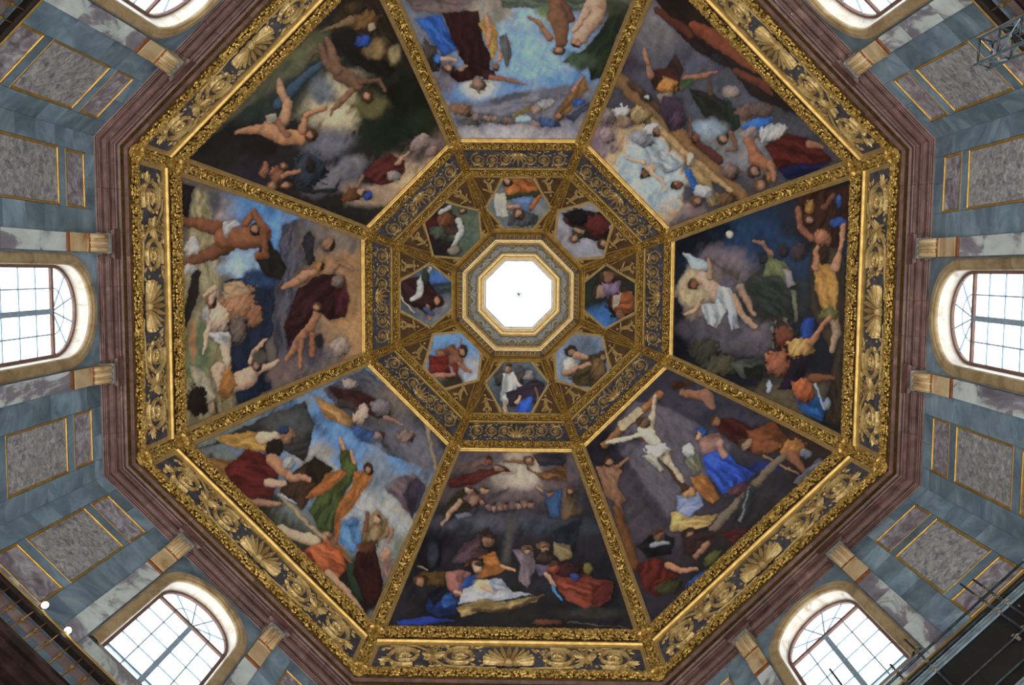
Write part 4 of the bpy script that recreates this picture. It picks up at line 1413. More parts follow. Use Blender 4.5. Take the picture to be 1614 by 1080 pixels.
def p_lowleft(c):
    c.B(720, 330, 380, 260, (98, 152, 212)); c.B(860, 640, 240, 160, (176, 180, 176)); c.P([(540, 400), (640, 380), (985, 680), (940, 800), (700, 640)], (176, 182, 184), .3, 8); c.B(560, 370, 100, 60, (164, 160, 158)); c.P([(80, 350), (420, 190), (540, 140), (585, 240), (540, 400), (400, 320), (260, 290)], (62, 64, 66)); c.B(470, 250, 100, 80, (84, 88, 92)); c.B(250, 620, 260, 160, (40, 40, 34), 40); c.B(500, 760, 220, 120, (62, 64, 46), 40); c.B(740, 930, 160, 120, (44, 38, 36), 40); c.B(960, 760, 60, 60, (120, 128, 112))
    c.P([(620, 90), (800, 0), (1165, 330), (1090, 430), (900, 372), (760, 292)], (88, 90, 104)); c.B(1010, 330, 140, 70, (112, 112, 124), 40); c.L([(940, 60, 12), (1060, 240, 12), (1100, 430, 9)], (140, 124, 106)); c.B(900, 160, 90, 80, (120, 110, 104))
    c.P([(640, 80), (800, 105), (895, 160), (905, 205), (850, 215), (700, 150)], (76, 42, 42)); c.E(862, 168, 44, 34, (122, 116, 120)); c.L([(880, 210, 10), (960, 240, 6)], (150, 112, 96)); c.P([(575, 110), (640, 145), (745, 210), (745, 252), (640, 222)], (188, 138, 78)); c.L([(700, 150, 22), (790, 190, 12)], (70, 58, 56)); c.E(778, 200, 28, 48, (196, 168, 150), 20); c.E(735, 68, 40, 22, (156, 140, 136), 20); c.E(800, 288, 74, 26, (52, 88, 142), 25); c.E(970, 290, 34, 28, (130, 108, 102)); c.E(855, 290, 26, 20, (150, 122, 112))
    c.P([(875, 512), (930, 470), (1000, 448), (1055, 500), (1030, 585), (1000, 645), (940, 572)], (124, 106, 116)); c.P([(960, 540), (1010, 470), (1055, 500), (1030, 590), (1000, 645)], (76, 68, 86)); c.B(842, 430, 60, 100, (132, 148, 168))
    c.P([(480, 450), (580, 378), (660, 430), (600, 512), (530, 605), (430, 525)], (80, 54, 34)); c.P([(580, 378), (660, 430), (600, 512), (540, 440)], (54, 38, 28))
    c.P([(690, 330), (745, 360), (765, 430), (722, 522), (684, 602), (655, 705), (600, 692), (560, 602), (600, 542), (700, 432)], (84, 100, 48), 1.0); c.P([(540, 555), (640, 452), (700, 430), (720, 450), (640, 525), (570, 562)], (180, 108, 42)); c.P([(750, 440), (835, 440), (802, 505), (742, 602), (692, 645), (684, 765), (655, 722), (672, 602), (742, 500)], (184, 110, 42)); c.E(815, 430, 24, 24, (64, 44, 34)); c.L([(705, 345, 11), (690, 298, 7)], (196, 138, 100)); c.L([(752, 400, 11), (738, 352, 7)], (190, 134, 98)); c.E(632, 712, 24, 12, (190, 140, 104)); c.L([(680, 760, 8), (740, 830, 7)], (150, 90, 40))
    c.P([(80, 375), (270, 400), (262, 462), (200, 502), (110, 425)], (156, 106, 50)); c.P([(150, 300), (300, 270), (445, 290), (385, 362), (250, 342)], (204, 154, 68)); c.L([(360, 300, 26), (430, 290, 18)], (206, 176, 150)); c.E(470, 290, 34, 36, (164, 120, 88)); c.E(450, 268, 26, 20, (50, 70, 110)); c.P([(200, 430), (300, 345), (400, 380), (435, 455), (400, 562), (300, 585), (220, 502)], (106, 30, 28), 1.0); c.E(410, 342, 42, 38, (48, 34, 30)); c.L([(400, 390, 28), (480, 462, 20), (565, 477, 11)], (184, 130, 96)); c.L([(385, 490, 22), (450, 492, 14)], (196, 160, 136)); c.L([(300, 572, 22), (430, 580, 14)], (170, 122, 94)); c.L([(160, 430, 16), (230, 520, 12)], (150, 108, 82)); c.L([(430, 540, 8), (640, 745, 9)], (166, 142, 104)); c.L([(440, 540, 5), (505, 580, 3)], (180, 184, 190)); c.E(470, 405, 26, 24, (170, 170, 168))
    c.L([(440, 690, 24), (500, 715, 20), (580, 740, 28)], (196, 168, 136)); c.P([(560, 762), (640, 730), (702, 790), (722, 852), (680, 902), (600, 852), (510, 792)], (206, 102, 42), 1.0); c.P([(500, 770), (560, 790), (600, 850), (540, 820)], (130, 40, 30)); c.L([(640, 880, 22), (720, 950, 16), (785, 1035, 10)], (206, 160, 122)); c.P([(715, 830), (760, 830), (800, 1000), (740, 960)], (44, 68, 50))
    c.P([(795, 650), (850, 598), (892, 642), (905, 722), (842, 752), (770, 802), (782, 702)], (166, 138, 94)); c.E(853, 645, 17, 24, (200, 156, 126)); c.L([(805, 690, 12), (803, 618, 9)], (130, 86, 66)); c.L([(900, 740, 10), (910, 690, 8)], (160, 116, 92)); c.P([(700, 650), (772, 640), (782, 742), (742, 792), (690, 742)], (94, 156, 222)); c.E(742, 655, 26, 18, (70, 110, 160)); c.P([(760, 785), (842, 760), (874, 902), (862, 1005), (800, 1005), (750, 882)], (62, 28, 24)); c.E(808, 760, 44, 30, (110, 66, 46)); c.E(890, 800, 22, 34, (186, 144, 118)); c.P([(865, 830), (915, 820), (910, 900), (870, 890)], (166, 130, 124))


def p_left(c):
    c.B(380, 200, 220, 140, (84, 146, 214)); c.B(180, 150, 90, 70, (148, 138, 142)); c.B(150, 120, 70, 60, (84, 84, 92)); c.P([(95, 40), (150, 60), (200, 300), (210, 600), (270, 1000), (50, 1060), (40, 500)], (164, 152, 112), .8, 8); c.B(110, 760, 60, 120, (110, 128, 90)); c.B(90, 700, 14, 90, (180, 130, 80)); c.P([(30, 20), (98, 40), (72, 170), (40, 200)], (38, 32, 38))
    c.B(300, 370, 90, 70, (156, 190, 220)); c.P([(230, 440), (480, 390), (440, 640), (400, 720), (430, 900), (280, 970), (250, 740)], (32, 46, 72)); c.B(390, 430, 90, 34, (44, 74, 118)); c.P([(470, 200), (560, 175), (610, 400), (540, 600), (540, 870), (450, 800), (430, 600)], (88, 88, 104)); c.B(470, 830, 70, 50, (120, 98, 98)); c.B(720, 500, 170, 280, (168, 128, 88)); c.B(680, 250, 130, 70, (128, 116, 108)); c.B(660, 780, 140, 70, (136, 120, 116)); c.B(780, 640, 50, 140, (182, 140, 92)); c.B(600, 740, 60, 90, (84, 80, 92))
    c.E(585, 300, 24, 76, (52, 50, 58)); c.P([(540, 470), (640, 408), (722, 420), (754, 500), (742, 595), (680, 605), (620, 562), (560, 642), (500, 722), (478, 640)], (66, 32, 38), .9); c.P([(690, 420), (740, 420), (756, 520), (742, 595), (700, 580)], (96, 44, 48)); c.E(708, 445, 30, 30, (128, 110, 98)); c.L([(680, 405, 12), (718, 362, 10), (768, 386, 7)], (156, 112, 84))
    c.L([(480, 468, 11), (560, 425, 22), (612, 400, 18)], (170, 122, 88)); c.E(630, 375, 22, 24, (158, 112, 66)); c.L([(495, 775, 11), (545, 690, 22), (590, 640, 20), (625, 560, 14)], (164, 112, 80)); c.E(622, 552, 24, 22, (90, 60, 44)); c.L([(545, 810, 9), (555, 700, 16)], (156, 108, 78)); c.L([(600, 760, 12), (600, 670, 14)], (146, 92, 62)); c.E(672, 285, 30, 30, (148, 110, 86)); c.E(718, 720, 42, 40, (166, 148, 136)); c.B(630, 690, 20, 30, (50, 48, 54))
    c.P([(400, 215), (440, 300), (492, 380), (470, 435), (400, 420), (365, 350)], (42, 38, 38)); c.L([(45, 185, 18), (130, 198, 28), (225, 225, 36)], (132, 80, 50)); c.L([(60, 372, 18), (150, 330, 30), (240, 285, 42)], (126, 76, 46)); c.L([(225, 258, 48), (370, 255, 54)], (150, 92, 56)); c.E(365, 218, 30, 30, (44, 32, 28)); c.L([(315, 195, 20), (350, 148, 16), (402, 225, 16)], (140, 86, 54)); c.L([(370, 335, 18), (405, 335, 15), (392, 230, 14)], (130, 80, 50)); c.P([(222, 190), (262, 172), (300, 195), (262, 215), (240, 262), (220, 250)], (196, 196, 196))
    c.E(92, 295, 32, 36, (190, 184, 178)); c.P([(95, 390), (127, 400), (110, 520), (62, 640), (45, 672), (55, 560)], (38, 30, 28)); c.E(80, 390, 30, 22, (170, 166, 160))
    c.E(285, 540, 80, 88, (166, 118, 80)); c.P([(220, 450), (300, 440), (340, 490), (300, 500), (230, 520)], (196, 162, 118)); c.E(355, 590, 32, 50, (150, 102, 70)); c.E(285, 650, 34, 60, (110, 96, 84))
    c.E(204, 600, 42, 62, (214, 182, 154)); c.E(170, 532, 26, 30, (140, 80, 44)); c.L([(165, 620, 14), (135, 752, 8)], (204, 170, 142)); c.L([(172, 530, 13), (180, 470, 11), (140, 502, 9)], (196, 160, 132)); c.L([(232, 690, 24), (240, 815, 13)], (206, 174, 148)); c.P([(155, 660), (245, 660), (250, 705), (190, 700)], (206, 206, 206)); c.P([(130, 560), (155, 540), (160, 620), (135, 600)], (190, 190, 192))
    c.P([(70, 800), (145, 822), (195, 932), (150, 975), (105, 880)], (178, 168, 140)); c.E(110, 955, 46, 62, (36, 30, 28)); c.E(178, 985, 22, 30, (150, 130, 100)); c.L([(205, 815, 32), (222, 895, 34), (300, 870, 44), (372, 812, 24)], (200, 166, 138)); c.L([(370, 822, 15), (452, 784, 8)], (196, 160, 132)); c.L([(335, 785, 14), (365, 730, 11), (402, 690, 8)], (190, 154, 126)); c.E(368, 800, 24, 24, (66, 46, 38)); c.E(238, 880, 30, 66, (166, 112, 46), 10); c.B(380, 770, 40, 30, (86, 84, 76))


def p_upleft(c):
    c.B(900, 560, 200, 170, (206, 190, 152)); c.B(560, 500, 300, 120, (48, 60, 56), -42); c.B(330, 760, 170, 110, (34, 34, 32)); c.B(640, 330, 240, 60, (104, 106, 72), -40); c.B(420, 520, 240, 26, (92, 96, 74), -42); c.L([(560, 560, 26), (720, 400, 30), (820, 320, 20)], (56, 82, 104)); c.B(800, 480, 60, 60, (120, 130, 140)); c.B(840, 760, 160, 90, (104, 106, 120)); c.B(480, 830, 190, 80, (46, 42, 50)); c.B(920, 900, 150, 60, (128, 124, 132), -30); c.B(850, 960, 160, 60, (112, 110, 120), -20); c.B(1250, 900, 200, 120, (200, 172, 132), -38); c.B(1330, 780, 130, 70, (150, 124, 118), -40); c.B(1060, 1030, 160, 60, (170, 144, 120)); c.B(400, 940, 160, 70, (54, 46, 60))
    c.P([(920, 0), (1090, 0), (1240, 340), (1150, 400), (900, 200), (840, 120)], (62, 50, 36)); c.P([(850, 180), (960, 160), (1100, 300), (1190, 370), (1150, 420), (960, 340), (860, 240)], (32, 28, 26)); c.B(1090, 260, 60, 50, (150, 124, 78)); c.B(1180, 290, 34, 50, (164, 146, 100)); c.E(1020, 105, 78, 52, (132, 96, 48)); c.E(970, 40, 60, 36, (74, 58, 36)); c.L([(950, 110, 26), (860, 140, 9), (790, 170, 5)], (130, 104, 66)); c.E(1018, 218, 46, 32, (24, 68, 156)); c.E(1060, 150, 20, 24, (180, 160, 130))
    c.B(1180, 600, 230, 220, (30, 40, 28)); c.B(1090, 700, 130, 110, (32, 42, 34)); c.B(1290, 520, 110, 130, (28, 36, 26)); c.B(1060, 560, 80, 60, (110, 104, 62)); c.B(1330, 650, 80, 70, (40, 52, 36)); c.B(1200, 480, 60, 60, (24, 28, 20))
    c.L([(790, 240, 16), (825, 330, 26), (900, 390, 44), (985, 450, 42)], (124, 90, 66)); c.L([(825, 205, 14), (850, 270, 22), (880, 370, 34)], (132, 96, 72)); c.L([(960, 480, 18), (890, 550, 14), (842, 602, 9)], (136, 96, 68)); c.L([(1000, 430, 20), (1100, 430, 13), (1130, 480, 9)], (110, 78, 58)); c.E(1038, 515, 32, 34, (76, 50, 36)); c.L([(770, 270, 12), (730, 310, 10)], (110, 82, 60))
    c.L([(575, 425, 12), (585, 480, 24), (620, 550, 26), (600, 640, 36)], (184, 138, 102)); c.L([(345, 702, 13), (430, 690, 24), (510, 680, 44)], (176, 126, 88)); c.L([(520, 690, 48), (610, 730, 44), (690, 735, 36)], (190, 134, 90)); c.L([(690, 690, 20), (715, 610, 16), (820, 572, 11)], (180, 126, 86)); c.E(736, 720, 36, 36, (92, 58, 38)); c.L([(560, 640, 15), (620, 720, 16)], (150, 104, 72)); c.P([(500, 610), (550, 600), (560, 640), (520, 650)], (190, 178, 156)); c.B(440, 790, 120, 46, (40, 34, 34))
    c.E(730, 905, 92, 88, (56, 66, 80)); c.E(735, 880, 28, 40, (52, 44, 40)); c.L([(680, 1000, 14), (760, 1020, 12), (860, 1010, 8), (895, 950, 4)], (40, 42, 50)); c.E(490, 905, 24, 42, (156, 104, 74)); c.E(560, 930, 42, 46, (142, 94, 68)); c.L([(590, 930, 14), (680, 905, 9)], (166, 114, 82)); c.E(600, 880, 24, 22, (120, 80, 56)); c.E(540, 985, 34, 26, (120, 80, 60)); c.E(610, 985, 34, 24, (110, 74, 58))
    c.P([(1000, 930), (1080, 850), (1160, 812), (1200, 850), (1240, 850), (1245, 900), (1180, 970), (1100, 985), (1030, 940)], (100, 44, 42), 1.0); c.E(1180, 935, 34, 28, (150, 138, 136)); c.L([(1200, 870, 12), (1265, 800, 7)], (176, 132, 110)); c.L([(1010, 930, 10), (985, 990, 7)], (150, 108, 84)); c.E(1320, 755, 56, 34, (160, 138, 134), -30); c.E(1380, 800, 40, 26, (140, 116, 112), -30); c.E(960, 1035, 52, 34, (110, 70, 42), -20); c.E(1040, 1035, 26, 26, (44, 74, 150)); c.E(1010, 1015, 24, 18, (150, 120, 100))


def p_top(c):
    c.B(880, 260, 330, 220, (138, 186, 240)); c.B(860, 120, 200, 120, (158, 202, 240)); c.P([(190, -10), (700, -10), (735, 80), (580, 85), (250, 65)], (124, 106, 106)); c.B(640, 60, 110, 60, (176, 168, 156)); c.P([(700, -10), (1400, -10), (1340, 60), (900, 45), (710, 42)], (104, 118, 102)); c.B(560, 470, 200, 70, (92, 150, 220)); c.B(1060, 430, 160, 40, (100, 156, 226)); c.P([(380, 520), (600, 570), (850, 480), (1210, 430), (1110, 760), (490, 760)], (128, 130, 148), .5, 8); c.B(800, 705, 360, 46, (182, 178, 186)); c.B(420, 430, 60, 70, (116, 112, 128)); c.B(740, 520, 120, 24, (84, 88, 104), -12); c.B(1060, 680, 140, 40, (150, 148, 164))
    c.E(330, 300, 46, 80, (72, 66, 64), -20); c.P([(245, 105), (380, 78), (440, 180), (475, 270), (400, 295), (330, 205)], (28, 106, 214), 1.0); c.E(370, 310, 30, 26, (40, 110, 200)); c.L([(400, 310, 16), (470, 320, 12)], (190, 150, 128)); c.E(425, 365, 36, 24, (92, 62, 50)); c.B(590, 458, 90, 72, (214, 208, 190)); c.P([(390, 70), (585, 55), (605, 200), (655, 300), (645, 385), (560, 425), (480, 440), (435, 395), (520, 345), (460, 250), (430, 150)], (62, 28, 32)); c.P([(600, 370), (670, 370), (680, 420), (610, 420)], (70, 40, 48)); c.E(588, 450, 42, 38, (116, 104, 100)); c.L([(655, 408, 16), (740, 424, 13), (832, 446, 7)], (150, 100, 76)); c.L([(490, 370, 14), (525, 345, 8)], (160, 120, 96))
    c.P([(585, 120), (640, 100), (692, 170), (695, 262), (660, 335), (640, 250)], (206, 162, 68)); c.L([(628, 85, 11), (640, 160, 14), (640, 230, 16)], (190, 138, 104)); c.L([(695, 320, 12), (715, 265, 9), (755, 232, 6)], (190, 142, 112)); c.P([(700, 190), (740, 180), (765, 300), (740, 355), (715, 300)], (104, 108, 112)); c.E(680, 352, 22, 20, (140, 104, 70))
    c.P([(1280, 60), (1390, 20), (1235, 410), (1180, 425), (1165, 350), (1030, 330), (1150, 255), (1250, 130)], (48, 64, 46)); c.B(1120, 320, 90, 50, (74, 96, 74)); c.B(950, 70, 60, 50, (112, 132, 92)); c.B(1290, 40, 90, 46, (70, 74, 52)); c.L([(1000, -10, 44), (1010, 100, 54), (1020, 220, 34)], (132, 90, 64)); c.L([(1040, 20, 22), (1075, 100, 20)], (104, 70, 54)); c.E(1012, 268, 30, 24, (108, 66, 44)); c.L([(960, 200, 22), (915, 130, 14), (850, 90, 9)], (160, 112, 84)); c.L([(1215, -10, 50), (1190, 90, 58), (1120, 200, 32)], (204, 164, 136)); c.L([(1160, 60, 24), (1090, 160, 14)], (196, 156, 130)); c.E(1100, 228, 28, 24, (168, 124, 98))
    for i in range(11):
        c.E(550 + i * 26, 632 + (i * 29) % 26 - 13, 24, 22, [(126, 108, 106), (140, 118, 112), (96, 98, 118), (120, 104, 92)][i % 4])
    c.P([(760, 605), (860, 555), (855, 595), (780, 625)], (172, 156, 96)); c.E(490, 578, 58, 30, (140, 104, 78), 12); c.E(540, 650, 60, 16, (88, 90, 88), 15); c.P([(985, 605), (1080, 480), (1150, 405), (1172, 470), (1080, 575), (1010, 645)], (156, 112, 66)); c.L([(1090, 480, 14), (1140, 412, 8)], (170, 120, 90)); c.E(1115, 540, 40, 22, (38, 90, 170)); c.P([(1040, 620), (1180, 540), (1170, 580), (1090, 640)], (74, 84, 108)); c.E(930, 558, 60, 26, (168, 168, 168), -20); c.E(890, 580, 30, 20, (150, 130, 120)); c.E(950, 650, 64, 24, (66, 94, 146), 10); c.E(1010, 620, 26, 20, (110, 80, 64)); c.E(885, 655, 34, 18, (140, 118, 116)); c.E(830, 630, 50, 22, (160, 196, 226))


def p_upright(c):
    c.B(500, 240, 240, 200, (100, 100, 118)); c.B(420, 130, 120, 120, (126, 122, 130)); c.B(760, 520, 240, 120, (86, 92, 108)); c.B(1050, 640, 240, 90, (82, 86, 98), 40); c.B(840, 740, 160, 130, (140, 142, 148)); c.P([(420, -10), (620, -10), (770, 180), (1010, 420), (1180, 600), (900, 480), (800, 340), (640, 265), (520, 150)], (46, 28, 30)); c.L([(610, 130, 26), (700, 180, 40), (780, 240, 34), (920, 350, 14)], (136, 66, 34)); c.L([(430, 50, 14), (540, 130, 26), (600, 180, 20)], (96, 48, 34)); c.L([(830, 360, 20), (960, 420, 22), (1010, 470, 10)], (110, 54, 34)); c.E(740, 300, 50, 20, (40, 34, 44), 40); c.B(300, 320, 60, 60, (70, 58, 74)); c.B(160, 700, 80, 110, (138, 116, 128)); c.B(500, 1050, 140, 50, (146, 124, 124)); c.B(390, 850, 235, 205, (210, 178, 128), 40, .45); c.B(405, 858, 190, 158, (180, 202, 214), 40, .4)
    c.L([(240, 400, 34), (420, 560, 44), (620, 770, 46), (860, 985, 34)], (138, 104, 64)); c.L([(400, 600, 18), (560, 760, 20), (800, 960, 14)], (180, 148, 98)); c.L([(300, 420, 16), (460, 560, 20)], (90, 66, 50))
    c.P([(470, 350), (520, 265), (565, 355), (540, 400)], (70, 46, 40)); c.P([(370, 350), (520, 338), (565, 440), (480, 475), (420, 445)], (78, 44, 40)); c.E(482, 430, 46, 42, (190, 128, 50)); c.L([(400, 380, 22), (385, 310, 15), (365, 245, 9)], (164, 116, 88)); c.L([(575, 395, 18), (660, 380, 14), (730, 360, 8)], (158, 110, 84)); c.P([(540, 400), (620, 390), (600, 440), (545, 450)], (80, 106, 70)); c.E(380, 490, 30, 22, (64, 60, 60)); c.E(382, 488, 12, 12, (190, 194, 196)); c.E(470, 490, 40, 30, (150, 136, 124)); c.P([(460, 480), (560, 500), (560, 640), (500, 660), (440, 560)], (80, 62, 84))
    c.P([(590, 450), (700, 465), (825, 540), (848, 632), (780, 690), (700, 622), (640, 545)], (42, 46, 42)); c.P([(780, 500), (840, 560), (845, 640), (800, 640)], (36, 60, 44)); c.L([(700, 470, 12), (690, 410, 7)], (90, 66, 56)); c.E(755, 700, 28, 34, (70, 48, 40)); c.L([(800, 670, 18), (830, 750, 10), (780, 755, 7)], (130, 90, 70)); c.B(680, 640, 80, 46, (150, 172, 190)); c.E(540, 600, 44, 50, (78, 58, 78))
    c.E(800, 460, 50, 34, (140, 124, 120)); c.E(880, 560, 50, 36, (120, 92, 82)); c.E(960, 550, 60, 34, (104, 84, 80)); c.E(940, 622, 72, 34, (24, 112, 210), -15); c.E(1010, 665, 80, 38, (190, 190, 190), -10); c.E(900, 670, 44, 30, (160, 140, 134)); c.P([(960, 730), (1090, 665), (1205, 700), (1310, 805), (1200, 855), (1040, 845)], (98, 32, 28), 1.0); c.P([(1030, 845), (1290, 805), (1180, 900), (1090, 905)], (24, 34, 86)); c.L([(890, 710, 22), (930, 800, 36), (1000, 840, 30)], (164, 106, 74)); c.L([(1190, 720, 20), (1260, 740, 10)], (150, 100, 76)); c.E(912, 862, 32, 34, (84, 56, 46)); c.E(990, 890, 32, 24, (150, 106, 60)); c.E(945, 930, 40, 28, (104, 78, 70)); c.L([(1000, 830, 20), (1020, 900, 12)], (170, 116, 84))
    c.E(255, 562, 40, 36, (196, 196, 194)); c.E(270, 610, 40, 30, (150, 122, 104)); c.E(185, 580, 34, 44, (132, 116, 116)); c.E(345, 580, 54, 44, (158, 136, 92), 30); c.E(405, 650, 40, 36, (190, 200, 206)); c.E(430, 660, 18, 26, (140, 104, 84)); c.E(355, 700, 60, 34, (138, 142, 154), 20); c.E(180, 680, 34, 44, (150, 130, 132))
    c.P([(380, 740), (480, 755), (548, 832), (480, 875), (400, 805)], (186, 200, 208), 1.0); c.E(390, 850, 34, 36, (214, 180, 152), 40); c.L([(405, 862, 13), (450, 900, 9), (472, 952, 6)], (206, 168, 140)); c.L([(360, 815, 12), (275, 790, 7)], (206, 168, 140)); c.E(370, 875, 22, 24, (130, 98, 66)); c.L([(480, 860, 10), (560, 820, 8)], (130, 140, 160))
    c.P([(570, 795), (690, 860), (722, 962), (830, 1000), (690, 1040), (640, 935)], (172, 144, 94), 1.0); c.P([(565, 840), (605, 848), (648, 955), (605, 952)], (28, 112, 204)); c.E(600, 800, 28, 34, (190, 180, 160)); c.E(532, 930, 34, 24, (132, 90, 68)); c.E(662, 962, 46, 34, (190, 194, 200)); c.E(625, 1010, 30, 34, (112, 86, 70)); c.E(770, 1000, 50, 30, (120, 92, 60)); c.L([(600, 690, 12), (645, 725, 20), (740, 800, 22)], (96, 52, 48)); c.E(625, 700, 20, 22, (140, 80, 58)); c.L([(600, 690, 8), (598, 590, 5)], (110, 76, 64)); c.E(800, 860, 44, 40, (130, 104, 96))


def h_right(c):
    c.B(820, 620, 50, 50, (48, 112, 186)); c.B(790, 540, 40, 40, (40, 54, 44)); c.E(880, 560, 46, 50, (60, 46, 38)); c.P([(858, 540), (925, 528), (935, 590), (880, 615), (855, 580)], (156, 84, 40)); c.E(850, 512, 34, 32, (136, 112, 146)); c.E(872, 472, 40, 24, (74, 56, 40)); c.E(812, 530, 20, 24, (150, 120, 100)); c.L([(880, 600, 14), (900, 630, 8)], (120, 84, 60)); c.E(840, 480, 24, 20, (130, 92, 70)); c.P([(860, 545), (885, 530), (875, 580), (860, 590)], (190, 180, 170))


def h_lowright(c):
    c.B(760, 720, 120, 40, (104, 122, 148)); c.B(700, 780, 40, 70, (134, 150, 172)); c.P([(725, 805), (760, 750), (800, 738), (838, 762), (838, 855), (735, 845)], (84, 74, 44), 1.0); c.E(716, 778, 24, 30, (190, 184, 172)); c.E(722, 726, 22, 20, (60, 46, 40)); c.L([(740, 742, 12), (770, 750, 9)], (170, 126, 98)); c.E(825, 745, 20, 20, (66, 52, 44)); c.L([(700, 800, 9), (780, 770, 7)], (170, 126, 98)); c.E(810, 790, 26, 40, (110, 84, 52))


def h_bottom(c):
    c.B(545, 800, 130, 60, (92, 110, 124)); c.E(478, 805, 16, 36, (74, 72, 76)); c.E(548, 805, 18, 34, (78, 74, 76)); c.P([(492, 798), (532, 798), (545, 845), (512, 905), (482, 892)], (206, 212, 214), 1.0); c.E(512, 786, 13, 16, (150, 116, 92)); c.L([(530, 820, 10), (560, 850, 7)], (210, 190, 176)); c.P([(500, 865), (560, 845), (600, 820), (638, 835), (622, 895), (520, 915)], (62, 50, 68)); c.P([(540, 895), (592, 880), (584, 938), (534, 938)], (22, 88, 208)); c.E(580, 808, 18, 18, (140, 130, 128)); c.L([(605, 850, 5), (612, 905, 5)], (130, 96, 66)); c.L([(540, 900, 7), (550, 880, 7)], (180, 150, 110)); c.L([(500, 900, 9), (505, 930, 6)], (180, 140, 112))


def h_lowleft(c):
    c.B(330, 700, 130, 60, (104, 154, 206)); c.B(380, 800, 70, 60, (160, 168, 182)); c.P([(262, 728), (330, 700), (365, 760), (335, 785), (285, 745)], (146, 96, 68)); c.P([(240, 745), (310, 738), (322, 805), (245, 805)], (138, 40, 30), 1.0); c.E(360, 726, 17, 19, (66, 44, 36)); c.L([(345, 770, 10), (382, 797, 6)], (150, 100, 72)); c.L([(335, 770, 8), (345, 830, 10)], (110, 34, 28)); c.B(300, 835, 60, 24, (70, 58, 46)); c.L([(352, 690, 3), (350, 720, 3)], (130, 80, 60)); c.L([(270, 810, 10), (330, 805, 9)], (160, 110, 80)); c.L([(260, 680, 2), (255, 720, 3)], (120, 110, 110))


def h_left(c):
    c.B(280, 490, 60, 40, (58, 106, 176)); c.P([(220, 505), (330, 500), (330, 535), (240, 540)], (66, 78, 90)); c.B(280, 600, 70, 50, (120, 124, 134)); c.P([(155, 490), (235, 478), (292, 562), (235, 605), (160, 560)], (64, 34, 36)); c.L([(248, 455, 9), (215, 500, 12), (215, 540, 11), (190, 555, 8)], (176, 178, 176)); c.E(280, 560, 20, 18, (72, 48, 38)); c.L([(240, 580, 9), (250, 620, 6)], (150, 110, 80)); c.E(235, 480, 12, 30, (50, 64, 44)); c.L([(150, 545, 3), (195, 600, 3)], (170, 160, 144)); c.L([(255, 600, 8), (230, 590, 8)], (60, 76, 120))


def h_upleft(c):
    c.B(370, 330, 60, 90, (96, 114, 96)); c.P([(230, 270), (290, 240), (275, 405), (250, 405)], (72, 28, 26)); c.B(290, 380, 40, 40, (44, 34, 38)); c.P([(270, 290), (320, 260), (362, 300), (350, 350), (290, 330)], (76, 56, 52)); c.E(305, 290, 30, 20, (118, 72, 42)); c.L([(285, 265, 10), (315, 250, 9)], (160, 160, 158)); c.L([(345, 290, 10), (355, 330, 9), (325, 380, 9)], (172, 174, 170)); c.E(330, 392, 24, 14, (130, 124, 112)); c.E(360, 260, 14, 12, (90, 60, 46)); c.E(278, 330, 26, 22, (72, 84, 68))


def h_top(c):
    c.B(545, 230, 120, 90, (118, 126, 130)); c.E(555, 285, 52, 28, (74, 84, 90)); c.P([(500, 150), (602, 150), (615, 215), (500, 208)], (170, 96, 34), 1.0); c.E(520, 190, 26, 22, (190, 116, 44)); c.P([(500, 205), (615, 190), (615, 215), (505, 222)], (66, 76, 46)); c.P([(520, 218), (590, 205), (582, 262), (530, 250)], (92, 122, 168)); c.E(545, 272, 22, 20, (86, 62, 48)); c.L([(545, 245, 9), (500, 245, 6)], (176, 130, 104)); c.P([(466, 205), (500, 200), (508, 272), (468, 282)], (188, 188, 176), .3); c.E(505, 165, 18, 16, (60, 46, 40)); c.L([(590, 250, 7), (612, 215, 8)], (170, 96, 40))


def h_upright(c):
    c.B(770, 320, 120, 90, (150, 150, 162)); c.P([(690, 268), (765, 258), (835, 268), (855, 355), (800, 362), (750, 342)], (54, 34, 36)); c.E(810, 305, 44, 34, (92, 36, 34)); c.E(748, 332, 28, 24, (60, 70, 44)); c.L([(700, 290, 9), (740, 310, 10)], (66, 50, 44)); c.E(730, 352, 17, 16, (110, 76, 58)); c.E(825, 372, 16, 18, (80, 56, 48)); c.E(745, 280, 34, 26, (30, 26, 30)); c.L([(735, 320, 7), (760, 330, 7)], (150, 112, 88))


GAIN = 1.42
BIG = [
    (p_right, (1040, 280, 2.7), (30, 36, 50), 'large dome fresco of a moonlit dark blue night with a pale rising figure'),
    (p_lowright, (900, 560, 2.511), (58, 54, 66), 'large dome fresco of a pale figure with outstretched arms above a woman in bright blue'),
    (p_bottom, (600, 700, 3.6), (50, 50, 60), 'large dark dome fresco with a glowing white manger below clouds of winged figures'),
    (p_lowleft, (280, 580, 2.7), (120, 130, 130), 'large dome fresco with a figure in green and orange robes raising arms to blue sky'),
    (p_left, (270, 280, 2.7), (110, 100, 92), 'large dome fresco with muscular figure by dark sea and bearded figure in wine red'),
    (p_upleft, (270, 0, 3.3625), (44, 42, 40), 'large dome fresco with a dark green tree before cream sky and two unclothed figures'),
    (p_top, (580, 0, 3.3625), (120, 130, 150), 'large dome fresco of open blue sky with a blue robe and a dark wine robe'),
    (p_upright, (900, 0, 3.177), (80, 78, 90), 'large dome fresco with a white halo of light among crowds and reddish flames'),
]
